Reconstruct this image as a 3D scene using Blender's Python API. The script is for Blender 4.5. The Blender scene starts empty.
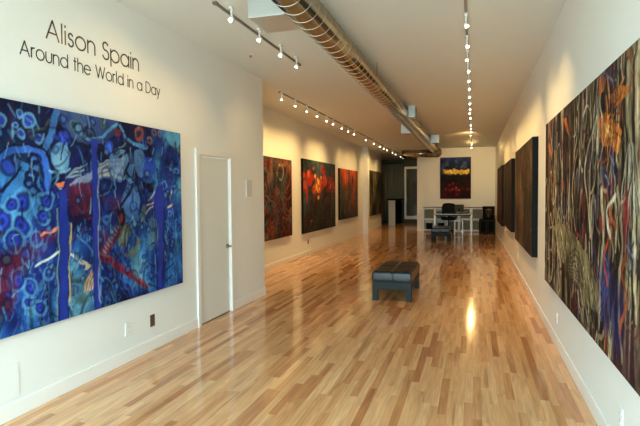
import bpy, bmesh, math, random
import numpy as np
from mathutils import Vector, Matrix

random.seed(7)
S = bpy.context.scene
COL = S.collection
PI = math.pi

# ------------------------------------------------------------------ room sizes (metres)
XL, XR, H = -3.112, 0.814, 3.326        # left front wall, right wall, ceiling
XREC = -4.05                            # wall of the wider rear gallery
YC, YB, YF, YE = 7.46, 21.4, -1.5, 28.0 # end of left wall, back wall, shop front, end of passage
XB = -2.2                               # free end of the back wall

# ------------------------------------------------------------------ materials
def lin(c):
    return tuple(((v/255)/12.92 if v/255 <= .04045 else ((v/255+.055)/1.055)**2.4) for v in c)

def mat(name, col, rough=.5, metal=0.0, bump=0.0, scale=40.0, vary=0.0, spec=.5, coat=0.0, emit=0.0, emitcol=None):
    m = bpy.data.materials.new(name); m.use_nodes = True
    nt = m.node_tree; N = nt.nodes; L = nt.links
    p = N['Principled BSDF']
    p.inputs['Base Color'].default_value = (*col, 1)
    p.inputs['Roughness'].default_value = rough
    p.inputs['Metallic'].default_value = metal
    p.inputs['Specular IOR Level'].default_value = spec
    p.inputs['Coat Weight'].default_value = coat
    if emit:
        p.inputs['Emission Color'].default_value = (*(emitcol or col), 1)
        p.inputs['Emission Strength'].default_value = emit
    if bump or vary:
        tc = N.new('ShaderNodeTexCoord'); no = N.new('ShaderNodeTexNoise')
        no.inputs['Scale'].default_value = scale; no.inputs['Detail'].default_value = 4
        L.new(tc.outputs['Object'], no.inputs['Vector'])
        if vary:
            mr = N.new('ShaderNodeMapRange'); mr.inputs['To Min'].default_value = 1-vary; mr.inputs['To Max'].default_value = 1+vary
            L.new(no.outputs['Fac'], mr.inputs['Value'])
            mx = N.new('ShaderNodeMix'); mx.data_type = 'RGBA'; mx.blend_type = 'MULTIPLY'; mx.inputs['Factor'].default_value = 1
            mx.inputs['A'].default_value = (*col, 1)
            L.new(mr.outputs['Result'], mx.inputs['B']); L.new(mx.outputs['Result'], p.inputs['Base Color'])
        if bump:
            b = N.new('ShaderNodeBump'); b.inputs['Strength'].default_value = bump; b.inputs['Distance'].default_value = .01
            L.new(no.outputs['Fac'], b.inputs['Height']); L.new(b.outputs['Normal'], p.inputs['Normal'])
    return m

M = {}
M['wall'] = mat('white_wall_paint', (.785, .80, .765), .55, bump=.04, scale=60, vary=.01)
M['ceil'] = mat('ceiling_paint', (.735, .785, .77), .7, bump=.04, scale=50, vary=.01)
M['trim'] = mat('white_trim_gloss', (.82, .81, .77), .35, vary=.01)
M['door'] = mat('door_paint', (.70, .71, .66), .45, vary=.015, scale=6)
M['plastic'] = mat('white_plastic', (.78, .78, .75), .35, vary=.01)
M['brown'] = mat('brown_plastic', (.10, .055, .03), .4, vary=.05)
M['slot'] = mat('outlet_slots_gap_shade', (.05, .05, .05), .6, vary=.05)
M['paper'] = mat('paper', (.80, .79, .75), .7, vary=.02)
M['sheet'] = mat('printed_sheet', (.62, .63, .60), .6, vary=.12, scale=30)
M['black_vinyl'] = mat('black_vinyl', (.012, .012, .014), .3, vary=.1)
M['steel'] = mat('brushed_steel', (.35, .34, .32), .25, 1.0, bump=.05, scale=90)
M['galv'] = mat('galvanised_duct', (.37, .315, .235), .2, 1.0, bump=.03, scale=25, vary=.06)
M['seam'] = mat('duct_seam', (.42, .37, .28), .35, .8, vary=.05)
M['register'] = mat('register_paint', (.56, .60, .58), .35, .6, vary=.03)
M['register_dark'] = mat('register_grille', (.20, .22, .22), .5, .3, vary=.05)
M['track'] = mat('track_metal', (.20, .18, .15), .4, .5, vary=.05)
M['lampwhite'] = mat('lamp_white', (.78, .77, .73), .35, vary=.01)
M['bulb'] = mat('glowing_bulb', (1, .9, .75), .3, vary=.01, emit=5.0, emitcol=(1, .80, .52))
M['leather'] = mat('black_leather', (.007, .008, .009), .36, bump=.2, scale=60, vary=.2, spec=.38)
M['piping'] = mat('leather_piping', (.008, .008, .009), .35, vary=.1)
M['benchframe'] = mat('grey_bench_paint', (.020, .029, .029), .6, .0, bump=.05, scale=25, vary=.06, spec=.2)
M['black'] = mat('black_paint', (.005, .005, .0055), .75, vary=.1, spec=.08)
M['darkgrey'] = mat('dark_grey_plastic', (.035, .033, .028), .55, vary=.08, spec=.3)
M['fabric'] = mat('black_fabric', (.008, .008, .010), .8, bump=.2, scale=200, vary=.1, spec=.2)
M['whitemetal'] = mat('white_metal', (.75, .77, .76), .3, .1, vary=.01)
M['glasstop'] = mat('pale_desk_top', (.30, .33, .31), .15, vary=.02)
M['bin'] = mat('grey_bin_fabric', (.14, .15, .125), .8, bump=.15, scale=90, vary=.1)
M['shelf'] = mat('pale_shelf_laminate', (.74, .76, .71), .45, vary=.02)
M['counter'] = mat('pale_counter_panel', (.62, .61, .56), .5, vary=.03)
M['shadewall'] = mat('shade_toned_wall', (.055, .057, .048), .7, vary=.05, scale=8)  # the passage's lack of light is put into this wall colour
M['curtain'] = mat('dark_curtain', (.19, .205, .17), .8, bump=.1, scale=120, vary=.06)
M['frame'] = mat('pale_door_frame', (.78, .80, .77), .4, vary=.02)
M['gold'] = mat('gold_motif', (.40, .31, .13), .45, .3, vary=.1)
M['board'] = mat('dark_panel', (.007, .0065, .006), .8, vary=.2, scale=20, spec=.06)
M['mouse'] = mat('canvas_side', (.008, .011, .012), .8, bump=.2, scale=120, vary=.15, spec=.1)

def glass_mat():
    m = bpy.data.materials.new('dark_door_glass'); m.use_nodes = True
    p = m.node_tree.nodes['Principled BSDF']
    p.inputs['Base Color'].default_value = (.30, .37, .35, 1)
    p.inputs['Roughness'].default_value = .03
    p.inputs['Transmission Weight'].default_value = .85
    p.inputs['IOR'].default_value = 1.45
    return m
M['glass'] = glass_mat()

def floor_mat():
    m = bpy.data.materials.new('maple_strip_floor'); m.use_nodes = True
    nt = m.node_tree; N = nt.nodes; L = nt.links; p = N['Principled BSDF']
    def math_(op, a, b=None, c=None):
        n = N.new('ShaderNodeMath'); n.operation = op
        for i, v in enumerate((a, b, c)):
            if v is None: continue
            if isinstance(v, (int, float)): n.inputs[i].default_value = v
            else: L.new(v, n.inputs[i])
        return n.outputs[0]
    tc = N.new('ShaderNodeTexCoord'); sp = N.new('ShaderNodeSeparateXYZ'); L.new(tc.outputs['Object'], sp.inputs[0])
    x, y = sp.outputs['X'], sp.outputs['Y']
    xs = math_('DIVIDE', x, .061); row = math_('FLOOR', xs); fx = math_('FRACT', xs)
    wn = N.new('ShaderNodeTexWhiteNoise'); wn.noise_dimensions = '1D'; L.new(row, wn.inputs['W'])
    ln = math_('MULTIPLY_ADD', wn.outputs['Value'], .45, .60)      # strip length of this row
    ys = math_('ADD', math_('DIVIDE', y, ln), math_('MULTIPLY', wn.outputs['Value'], 37.3))
    pl = math_('FLOOR', ys); fy = math_('FRACT', ys)
    cb = N.new('ShaderNodeCombineXYZ'); L.new(row, cb.inputs[0]); L.new(pl, cb.inputs[1])
    w2 = N.new('ShaderNodeTexWhiteNoise'); w2.noise_dimensions = '2D'; L.new(cb.outputs[0], w2.inputs['Vector'])
    rp = N.new('ShaderNodeValToRGB'); L.new(w2.outputs['Value'], rp.inputs['Fac'])
    el = rp.color_ramp.elements
    stops = [(0, (.43, .175, .070)), (.16, (.52, .235, .094)), (.32, (.61, .315, .135)), (.5, (.655, .355, .160)), (.78, (.69, .385, .180)), (1, (.74, .445, .225))]
    el[0].position = 0; el[0].color = (*stops[0][1], 1); el[1].position = 1; el[1].color = (*stops[-1][1], 1)
    for pos, c in stops[1:-1]:
        e = el.new(pos); e.color = (*c, 1)
    # grain, stretched along the strips, shifted per strip
    mp = N.new('ShaderNodeCombineXYZ')
    L.new(math_('MULTIPLY', x, 38), mp.inputs[0]); L.new(math_('MULTIPLY', y, 2.6), mp.inputs[1]); L.new(math_('MULTIPLY', w2.outputs['Value'], 60), mp.inputs[2])
    g = N.new('ShaderNodeTexNoise'); g.inputs['Scale'].default_value = 1; g.inputs['Detail'].default_value = 5; g.inputs['Distortion'].default_value = .8
    L.new(mp.outputs[0], g.inputs['Vector'])
    gr = N.new('ShaderNodeMapRange'); gr.inputs['From Min'].default_value = .3; gr.inputs['From Max'].default_value = .7
    gr.inputs['To Min'].default_value = .80; gr.inputs['To Max'].default_value = 1.14; L.new(g.outputs['Fac'], gr.inputs['Value'])
    # brown heartwood streaks
    h = N.new('ShaderNodeTexNoise'); h.inputs['Scale'].default_value = .35; h.inputs['Detail'].default_value = 2; L.new(mp.outputs[0], h.inputs['Vector'])
    hr = N.new('ShaderNodeMapRange'); hr.inputs['From Min'].default_value = .58; hr.inputs['From Max'].default_value = .70; hr.inputs['To Max'].default_value = .42
    L.new(h.outputs['Fac'], hr.inputs['Value'])
    # joints
    ex = math_('LESS_THAN', math_('ABSOLUTE', math_('SUBTRACT', fx, .5)), .486)
    ey = math_('LESS_THAN', math_('ABSOLUTE', math_('SUBTRACT', fy, .5)), .4975)
    jt = math_('MULTIPLY_ADD', math_('MULTIPLY', ex, ey), .16, .84)
    m1 = N.new('ShaderNodeMix'); m1.data_type = 'RGBA'; L.new(hr.outputs['Result'], m1.inputs['Factor']); L.new(rp.outputs['Color'], m1.inputs['A']); m1.inputs['B'].default_value = (.20, .085, .035, 1)
    m2 = N.new('ShaderNodeMix'); m2.data_type = 'RGBA'; m2.blend_type = 'MULTIPLY'; m2.inputs['Factor'].default_value = 1
    L.new(m1.outputs['Result'], m2.inputs['A']); L.new(math_('MULTIPLY', gr.outputs['Result'], jt), m2.inputs['B'])
    L.new(m2.outputs['Result'], p.inputs['Base Color'])
    p.inputs['Roughness'].default_value = .115
    p.inputs['Specular IOR Level'].default_value = .6
    return m
M['floor'] = floor_mat()

def paint_mat():
    m = bpy.data.materials.new('oil_paint'); m.use_nodes = True
    nt = m.node_tree; N = nt.nodes; L = nt.links; p = N['Principled BSDF']
    a = N.new('ShaderNodeVertexColor'); a.layer_name = 'pigment'
    tc = N.new('ShaderNodeTexCoord'); n = N.new('ShaderNodeTexNoise'); n.inputs['Scale'].default_value = 55; n.inputs['Detail'].default_value = 5
    L.new(tc.outputs['Object'], n.inputs['Vector'])
    mr = N.new('ShaderNodeMapRange'); mr.inputs['To Min'].default_value = .65; mr.inputs['To Max'].default_value = 1.35; L.new(n.outputs['Fac'], mr.inputs['Value'])
    mx = N.new('ShaderNodeMix'); mx.data_type = 'RGBA'; mx.blend_type = 'MULTIPLY'; mx.inputs['Factor'].default_value = 1
    L.new(a.outputs['Color'], mx.inputs['A']); L.new(mr.outputs['Result'], mx.inputs['B']); L.new(mx.outputs['Result'], p.inputs['Base Color'])
    b = N.new('ShaderNodeBump'); b.inputs['Strength'].default_value = .15; b.inputs['Distance'].default_value = .004
    L.new(n.outputs['Fac'], b.inputs['Height']); L.new(b.outputs['Normal'], p.inputs['Normal'])
    p.inputs['Roughness'].default_value = .62; p.inputs['Specular IOR Level'].default_value = .12
    return m
M['paint'] = paint_mat()

# ------------------------------------------------------------------ mesh helpers (world coordinates)
def box(bm, x0, x1, y0, y1, z0, z1):
    x0, x1 = sorted((x0, x1)); y0, y1 = sorted((y0, y1)); z0, z1 = sorted((z0, z1))
    v = [bm.verts.new(c) for c in ((x0,y0,z0),(x1,y0,z0),(x1,y1,z0),(x0,y1,z0),(x0,y0,z1),(x1,y0,z1),(x1,y1,z1),(x0,y1,z1))]
    for f in ((0,3,2,1),(4,5,6,7),(0,1,5,4),(1,2,6,5),(2,3,7,6),(3,0,4,7)):
        bm.faces.new([v[i] for i in f])

def rod(bm, p0, p1, r0, r1=None, seg=16, cap=True):
    r1 = r0 if r1 is None else r1
    p0, p1 = Vector(p0), Vector(p1); d = (p1-p0).normalized()
    u = d.orthogonal().normalized(); w = d.cross(u)
    rings = []
    for p, r in ((p0, r0), (p1, r1)):
        rings.append([bm.verts.new(p+(u*math.cos(2*PI*i/seg)+w*math.sin(2*PI*i/seg))*r) for i in range(seg)])
    for i in range(seg):
        j = (i+1) % seg
        bm.faces.new((rings[0][i], rings[0][j], rings[1][j], rings[1][i]))
    if cap:
        bm.faces.new(list(reversed(rings[0]))); bm.faces.new(rings[1])

def ball(bm, c, r, sx=1, sy=1, sz=1, u=16, v=10):
    bmesh.ops.create_uvsphere(bm, u_segments=u, v_segments=v, radius=r, matrix=Matrix.Translation(c) @ Matrix.Diagonal((sx, sy, sz, 1)))

def NB(): return bmesh.new()
WORLD = {}
def obj(name, bm, m, parent=None, bevel=0.0, smooth=False, origin=None, seg=2):
    """link the bmesh (world coordinates) as ONE mesh object; origin = the thing's base"""
    if parent is not None: o0 = WORLD[parent]
    elif origin is not None: o0 = Vector(origin)
    else: o0 = Vector((0, 0, 0))
    bmesh.ops.recalc_face_normals(bm, faces=bm.faces)
    bmesh.ops.translate(bm, verts=bm.verts, vec=-o0)
    me = bpy.data.meshes.new(name); bm.to_mesh(me); bm.free()
    for k in (m if isinstance(m, (list, tuple)) else [m]): me.materials.append(k)
    o = bpy.data.objects.new(name, me); COL.objects.link(o)
    if parent is not None: o.parent = parent
    else: o.location = o0
    WORLD[o] = o0
    if smooth:
        for f in me.polygons: f.use_smooth = True
    if bevel:
        b = o.modifiers.new('bevel', 'BEVEL'); b.width = bevel; b.segments = seg; b.limit_method = 'ANGLE'
    return o

def thing(name, label, cat, loc, group=None):
    o = bpy.data.objects.new(name, None); COL.objects.link(o)
    o.empty_display_size = .1; o.location = loc; WORLD[o] = Vector(loc)
    o['label'] = label; o['category'] = cat
    if group: o['group'] = group
    return o

def tag(o, label, cat, group=None):
    o['label'] = label; o['category'] = cat
    if group: o['group'] = group
    return o

def struct(name, boxes, m, parent=None, bevel=0.0):
    bm = NB()
    for b in boxes: box(bm, *b)
    o = obj(name, bm, m, parent, bevel)
    if parent is None: o['kind'] = 'structure'
    return o

# ------------------------------------------------------------------ the room
struct('floor', [(-6.2, 1.1, YF-.2, YE+.3, -.15, 0)], M['floor'])
struct('ceiling', [(-6.2, 1.1, YF-.2, YE+.3, H, H+.15)], M['ceil'])
DY0, DY1, DH = 5.47, 6.275, 2.03                                 # closet door in the left wall
struct('wall_left', [(XL-.14, XL, YF, DY0, 0, H), (XL-.14, XL, DY1, YC, 0, H), (XL-.14, XL, DY0, DY1, DH, H),
                     (XREC-.15, XL-.14, YC-.14, YC, 0, H), (XL-.9, XL-.8, DY0-.3, DY1+.3, 0, H)], M['wall'])
struct('wall_recess', [(XREC-.15, XREC, YC, 23.6, 0, H)], M['wall'])
struct('wall_right', [(XR, XR+.15, YF, YB+.15, 0, H)], M['wall'])
struct('wall_back', [(XB, XR, YB, YB+.14, 0, H)], M['wall'])
struct('wall_passage', [(-6.1, -5.95, 23.45, YE, 0, H), (-6.1, 1.0, YE, YE+.15, 0, H), (-6.1, XREC-.15, 23.45, 23.6, 0, H),
                        (.9, 1.05, YB+.15, YE, 0, H)], M['shadewall'])
# shop front behind the viewpoint: piers and transoms of a wide glazed opening
struct('wall_front', [(XL-.14, XL+.12, YF-.15, YF, 0, H), (XR-.1, XR+.15, YF-.15, YF, 0, H), (XL, XR, YF-.15, YF, 3.1, H), (XL, XR, YF-.15, YF, 0, .12)], M['wall'])
struct('window_1', [(XL+.12, XL+.18, YF-.12, YF-.05, .12, 3.1), (XR-.16, XR-.1, YF-.12, YF-.05, .12, 3.1), (-1.9, -1.84, YF-.12, YF-.05, .12, 3.1),
                    (-.5, -.44, YF-.12, YF-.05, .12, 3.1), (XL+.12, XR-.1, YF-.12, YF-.05, 2.4, 2.46)], M['darkgrey'])
struct('baseboard_left', [(XL, XL+.014, YF, DY0-.09, 0, .115), (XL, XL+.014, DY1+.09, YC+.012, 0, .115)], M['trim'], bevel=.004)
struct('baseboard_right', [(XR-.014, XR, YF, YB, 0, .115)], M['trim'], bevel=.004)
struct('baseboard_recess', [(XREC, XREC+.014, YC, 19.45, 0, .115), (XREC, XREC+.014, 19.75, 23.6, 0, .115)], M['trim'], bevel=.004)
struct('baseboard_back', [(XB, XR-.014, YB-.014, YB, 0, .10)], M['trim'], bevel=.004)
struct('trim_2', [(XREC, XREC+.20, 19.45, 19.75, 0, H)], M['wall'], bevel=.006)           # pier between the paintings

d = struct('door_1', [(XL-.050, XL-.012, DY0+.004, DY1-.004, .012, DH-.006)], M['door'], bevel=.003)
bm = NB()
rod(bm, (XL-.012, 6.205, .885), (XL+.004, 6.205, .885), .031, seg=20)
rod(bm, (XL+.004, 6.205, .885), (XL+.05, 6.205, .885), .010)
box(bm, XL+.040, XL+.056, 6.09, 6.217, .875, .895)
obj('door_handle', bm, M['steel'], d, .003)
bm = NB(); box(bm, XL-.050, XL-.010, DY0+.004, DY1-.004, .0008, .0115); obj('gap_shade', bm, M['slot'], d)  # dark strip added as the shade in the gap under the door
bm = NB()
for z in (.25, 1.02, 1.80): rod(bm, (XL-.006, DY0+.002, z-.045), (XL-.006, DY0+.002, z+.045), .007, seg=10)
obj('hinge', bm, M['trim'], d)
struct('trim_1', [(XL, XL+.022, DY0-.075, DY0-.006, 0, DH+.075), (XL, XL+.022, DY1+.006, DY1+.075, 0, DH+.075), (XL, XL+.022, DY0-.006, DY1+.006, DH+.006, DH+.075),
                  (XL-.14, XL+.001, DY0-.006, DY0+.001, 0, DH), (XL-.14, XL+.001, DY1-.001, DY1+.006, 0, DH)], M['trim'], bevel=.003)

# access hatch cover low on the left wall
h = thing('access_panel', 'flat white access panel low on the left wall under the blue painting', 'access panel', (XL, 2.6, .14))
bm = NB(); box(bm, XL+.0005, XL+.007, 2.32, 2.895, .142, .386); obj('cover', bm, M['wall'], h, .002)
for y in (2.36, 2.855):
    for z in (.17, .36):
        bm = NB(); rod(bm, (XL+.007, y, z), (XL+.009, y, z), .006, seg=10); obj('screw', bm, M['trim'], h)

# ------------------------------------------------------------------ wall plates
def outlet(side, x, y, z, label, m='plastic', group=None):
    """duplex outlet on a wall whose inside faces +x (side=1) or -x (side=-1)"""
    t = thing('wall_outlet', label, 'outlet', (x, y, z-.06), group)
    bm = NB(); box(bm, x+side*.0005, x+side*.007, y-.038, y+.038, z-.060, z+.060); obj('cover_plate', bm, M[m], t, .003)
    for dz in (-.024, .024):
        bm = NB(); box(bm, x+side*.007, x+side*.0095, y-.017, y+.017, z+dz-.014, z+dz+.014)
        s = obj('socket', bm, M[m], t, .003)
        bm = NB()
        for dy in (-.006, .006): box(bm, x+side*.0095, x+side*.0102, y+dy-.0012, y+dy+.0012, z+dz-.005, z+dz+.006)
        obj('slot', bm, M['slot'], s)
    return t
outlet(1, XL, 4.115, .310, 'white duplex outlet low on the left wall, left of the brown one')
outlet(1, XL, 4.505, .300, 'small brown outlet low on the left wall between blue painting and door', 'brown')
outlet(1, XREC, 12.59, .335, 'dark brown outlet under the red and black painting in the rear gallery', 'brown')
outlet(1, XREC, 12.85, .335, 'pale outlet right of a brown one under the red and black painting')
outlet(-1, XR, 5.67, .295, 'white outlet on the right wall below the far end of the nearest painting')
outlet(-1, XR, 3.28, .280, 'white outlet on the right wall at the lower right corner of the photo')
outlet(-1, XR, 10.48, .365, 'white outlet on the right wall between the second and third paintings')
t = tag(obj('picture_label', (lambda b: (box(b, XL+.0005, XL+.005, 5.105, 5.185, 1.075, 1.120), b)[1])(NB()), M['paper'], origin=(XL, 5.145, 1.075)), 'small white caption card beside the big blue painting', 'label')
t = tag(obj('wall_text_sheet', (lambda b: (box(b, XL+.0005, XL+.014, 6.80, 6.98, 1.53, 1.77), b)[1])(NB()), M['sheet'], origin=(XL, 6.89, 1.53)), 'pale sheet of wall text pinned right of the white door', 'sign')

# ------------------------------------------------------------------ vinyl lettering
def arc(cx, cy, rx, ry, a0, a1, n=18):
    return [(cx+rx*math.cos(math.radians(a0+(a1-a0)*i/n)), cy+ry*math.sin(math.radians(a0+(a1-a0)*i/n))) for i in range(n+1)]
X_ = .72; R_ = X_/2                                              # x-height and bowl radius, cap height = 1
def bowl(cx): return arc(cx, R_, R_, R_, 0, 360, 24)
GL = {
 'A': (.80, [[(0, 0), (.40, 1), (.80, 0)], [(.14, .34), (.66, .34)]]),
 'l': (.06, [[(.03, 0), (.03, 1.03)]]),
 'i': (.06, [[(.03, 0), (.03, X_)], [(.03, .92), (.03, 1.0)]]),
 's': (.34, [arc(.17, .54, .14, .16, 20, 250, 12)+arc(.17, .20, .17, .19, 80, -160, 12)]),
 'o': (X_, [bowl(R_)]),
 'n': (.54, [[(0, 0), (0, X_)], arc(.27, .44, .27, .28, 180, 0, 14)+[(.54, 0)]]),
 'S': (.50, [arc(.25, .755, .22, .235, 25, 255, 14)+arc(.25, .265, .25, .265, 85, -165, 14)]),
 'p': (X_, [[(0, X_), (0, -.30)], bowl(R_)]),
 'a': (X_, [bowl(R_), [(X_, 0), (X_, X_)]]),
 'r': (.26, [[(0, 0), (0, X_)], arc(.22, .46, .22, .25, 180, 75, 8)]),
 'u': (.54, [[(0, X_), (0, .28)]+arc(.27, .28, .27, .28, 180, 360, 14)+[(.54, X_)]]),
 'd': (X_, [bowl(R_), [(X_, 0), (X_, 1.03)]]),
 't': (.28, [[(.14, 0), (.14, 1.0)], [(0, X_), (.28, X_)]]),
 'h': (.54, [[(0, 0), (0, 1.03)], arc(.27, .44, .27, .28, 180, 0, 14)+[(.54, 0)]]),
 'e': (X_, [[(0.01, .38), (X_-.01, .38)]+arc(R_, R_, R_, R_, 3, 322, 22)]),
 'W': (1.10, [[(0, 1), (.28, 0), (.55, .95), (.82, 0), (1.10, 1)]]),
 'D': (.72, [[(0, 0), (0, 1), (.24, 1)]+arc(.24, .5, .48, .5, 90, -90, 18)+[(0, 0)]]),
 'y': (.52, [[(0, X_), (.27, .05)], [(.52, X_), (.13, -.30)]]),
}
def word_width(s, gap, space):
    return sum(space if c == ' ' else GL[c][0]+gap for c in s)-gap
lt = thing('wall_lettering', 'two lines of thin black vinyl letters high on the left wall above the blue painting', 'lettering', (XL, 3.8, 2.55))
def letter_line(s, y0, y1, zb, cap, stroke, gap=.17, space=.46):
    k = (y1-y0)/word_width(s, gap, space); y = y0
    for c in s:
        if c == ' ': y += space*k; continue
        w, strokes = GL[c]; bm = NB(); hw = stroke/2
        for pl in strokes:
            P = [Vector((y+px*k, zb+pz*cap)) for px, pz in pl]
            for a, b in zip(P, P[1:]):
                dd = (b-a)
                if dd.length < 1e-6: continue
                dd.normalize(); e = dd*hw*.45; n = Vector((-dd.y, dd.x))*hw
                q = [a-e+n, a-e-n, b+e-n, b+e+n]
                lo = [bm.verts.new((XL+.0006, v.x, v.y)) for v in q]; hi = [bm.verts.new((XL+.0024, v.x, v.y)) for v in q]
                bm.faces.new(hi); bm.faces.new(lo[::-1])
                for i in range(4): bm.faces.new((lo[i], lo[(i+1) % 4], hi[(i+1) % 4], hi[i]))
        obj('letter', bm, M['black_vinyl'], lt)
        y += (w+gap)*k
letter_line('Alison Spain', 3.235, 4.366, 2.765, .148, .0135)
letter_line('Around the World in a Day', 2.991, 4.716, 2.583, .104, .0095)

# ------------------------------------------------------------------ painted canvases
def vnoise(U, V, seed, fu, fv):
    rs = np.random.RandomState(seed); G = rs.rand(64, 64)
    a, b = U*fu, V*fv
    i, j = np.floor(a).astype(int), np.floor(b).astype(int); s, t = a-i, b-j
    s = s*s*(3-2*s); t = t*t*(3-2*t)
    g = lambda p, q: G[p % 64, q % 64]
    return (g(i, j)*(1-s)+g(i+1, j)*s)*(1-t)+(g(i, j+1)*(1-s)+g(i+1, j+1)*s)*t
def fbm(U, V, seed, fu, fv, o=4):
    r = 0; a = .5
    for k in range(o): r = r+a*vnoise(U, V, seed+k, fu*2**k, fv*2**k); a *= .5
    return r/(1-.5**o)
def sst(x, a, b):
    t = np.clip((x-a)/(b-a), 0, 1); return t*t*(3-2*t)

class Art:
    """pigment laid on a canvas grid; u runs along the wall, v up, in metres"""
    def __init__(s, u0, u1, v0, v1, step):
        s.nu, s.nv = int((u1-u0)/step)+1, int((v1-v0)/step)+1
        s.u, s.v = np.linspace(u0, u1, s.nu), np.linspace(v0, v1, s.nv)
        s.U, s.V = np.meshgrid(s.u, s.v); s.step = step
        s.C = np.zeros((s.nv, s.nu, 3)); s.wob = .012
        s.WU = s.U+(fbm(s.U, s.V, 91, 7, 7, 3)-.5)*.06; s.WV = s.V+(fbm(s.U, s.V, 77, 7, 7, 3)-.5)*.06
    def mix(s, m, c):
        c = np.array(lin(c)) if not isinstance(c, np.ndarray) else c
        s.C = s.C*(1-m[..., None])+c*m[..., None]
    def ramp(s, t, stops):
        xs = [q[0] for q in stops]; cs = np.array([lin(q[1]) for q in stops])
        s.C = np.stack([np.interp(t, xs, cs[:, k]) for k in range(3)], -1)
    def ell(s, p, ru, rv, c, a=1.0, rot=0, soft=None):
        soft = soft or s.step*.9
        du, dv = s.WU-p[0], s.WV-p[1]; cr, sr = math.cos(rot), math.sin(rot)
        d = np.sqrt(((du*cr+dv*sr)/ru)**2+((-du*sr+dv*cr)/rv)**2)
        s.mix(a*(1-sst(d, 1-soft/min(ru, rv), 1+soft/min(ru, rv))), c)
    def ring(s, p, ru, rv, w, c, a=1.0):
        d = np.abs(np.sqrt(((s.WU-p[0])/ru)**2+((s.WV-p[1])/rv)**2)-1)*min(ru, rv)
        s.mix(a*(1-sst(d, w*.5, w*.5+s.step)), c)
    def line(s, pts, w, c, a=1.0, w1=None, warp=True):
        A, B = (s.WU, s.WV) if warp else (s.U, s.V)
        best = np.full(s.U.shape, 9.); n = len(pts)-1; w1 = w if w1 is None else w1
        for i in range(n):
            p, q = pts[i], pts[i+1]; dx, dy = q[0]-p[0], q[1]-p[1]; L2 = dx*dx+dy*dy+1e-9
            t = np.clip(((A-p[0])*dx+(B-p[1])*dy)/L2, 0, 1)
            d = np.hypot(A-p[0]-t*dx, B-p[1]-t*dy)-.5*(w+(w1-w)*(i+t)/n)
            best = np.minimum(best, d)
        s.mix(a*(1-sst(best, -s.step*.5, s.step*.6)), c)
    def veins(s, seed, fu, fv, k, w, c, a=1.0, o=2):
        """thin winding contour strokes, as of a loaded brush following a noise field"""
        f = fbm(s.U, s.V, seed, fu, fv, o)*k; g = np.abs(f-np.round(f))
        gu, gv = np.gradient(f, s.v, s.u); g = g/(np.hypot(gu, gv)+.6)
        s.mix(a*(1-sst(g, w*.35, w))*sst(fbm(s.U, s.V, seed+5, fu*.8, fv*.8, 2), .36, .52), c)
    def poly(s, pts, c, a=1.0):
        ins = np.zeros(s.U.shape, bool); n = len(pts)
        for i in range(n):
            (x0, y0), (x1, y1) = pts[i], pts[(i+1) % n]
            cond = (y0 > s.WV) != (y1 > s.WV)
            with np.errstate(divide='ignore', invalid='ignore'):
                ins ^= cond & (s.WU < (x1-x0)*(s.WV-y0)/(y1-y0+1e-12)+x0)
        s.mix(a*ins.astype(float), c)
    def eye(s, p, r, fill, rim, core=None):
        s.ell(p, r*1.25, r*1.25, (14, 20, 44), .7); s.ell(p, r, r, fill); s.ring(p, r*.92, r*.92, r*.22, rim, .9)
        if core: s.ell(p, r*.35, r*.35, core, .9)
    def spline(s, pts, w, c, a=1.0, w1=None):
        P = [np.array(p) for p in pts]; P = [2*P[0]-P[1]]+P+[2*P[-1]-P[-2]]; out = []
        for i in range(1, len(P)-2):
            for t in np.linspace(0, 1, 6, endpoint=False):
                out.append(tuple(.5*((2*P[i])+(P[i+1]-P[i-1])*t+(2*P[i-1]-5*P[i]+4*P[i+1]-P[i+2])*t*t+(-P[i-1]+3*P[i]-3*P[i+1]+P[i+2])*t**3)))
        out.append(tuple(P[-2])); s.line(out, w, c, a, w1)

def canvas(name, label, art, wall, axis, side, depth, edge='mouse', group='large unframed canvases on the walls'):
    """stretched canvas of real depth: wall plane value, axis 'x' or 'y', side = direction it faces"""
    u0, u1, v0, v1 = art.u[0], art.u[-1], art.v[0], art.v[-1]; um = (u0+u1)/2
    org = Vector((wall, um, v0)) if axis == 'x' else Vector((um, wall, v0))
    front = wall+side*depth; back = wall+side*.0006
    t = thing(name, label, 'painting', org, group)
    nv, nu = art.nv, art.nu
    P = np.zeros((nv, nu, 3))
    if axis == 'x': P[..., 0] = front; P[..., 1] = art.U
    else: P[..., 0] = art.U; P[..., 1] = front
    P[..., 2] = art.V; P -= np.array(org)
    idx = np.arange(nv*nu).reshape(nv, nu)
    q = np.stack([idx[:-1, :-1], idx[:-1, 1:], idx[1:, 1:], idx[1:, :-1]], -1).reshape(-1, 4)
    if (axis == 'x' and side < 0) or (axis == 'y' and side > 0): q = q[:, ::-1]
    me = bpy.data.meshes.new('painted_canvas'); me.from_pydata(P.reshape(-1, 3).tolist(), [], q.tolist())
    ca = me.color_attributes.new('pigment', 'FLOAT_COLOR', 'POINT')
    c4 = np.ones((nv*nu, 4), np.float32); c4[:, :3] = np.clip(art.C.reshape(-1, 3), .001, .95)
    ca.data.foreach_set('color', c4.ravel()); me.materials.append(M['paint'])
    o = bpy.data.objects.new('painted_canvas', me); COL.objects.link(o); o.parent = t; WORLD[o] = org
    bm = NB(); f2 = front-side*.0012
    if axis == 'x': box(bm, back, f2, u0, u1, v0, v1)
    else: box(bm, u0, u1, back, f2, v0, v1)
    obj('stretcher', bm, M[edge], t)
    return t

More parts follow.
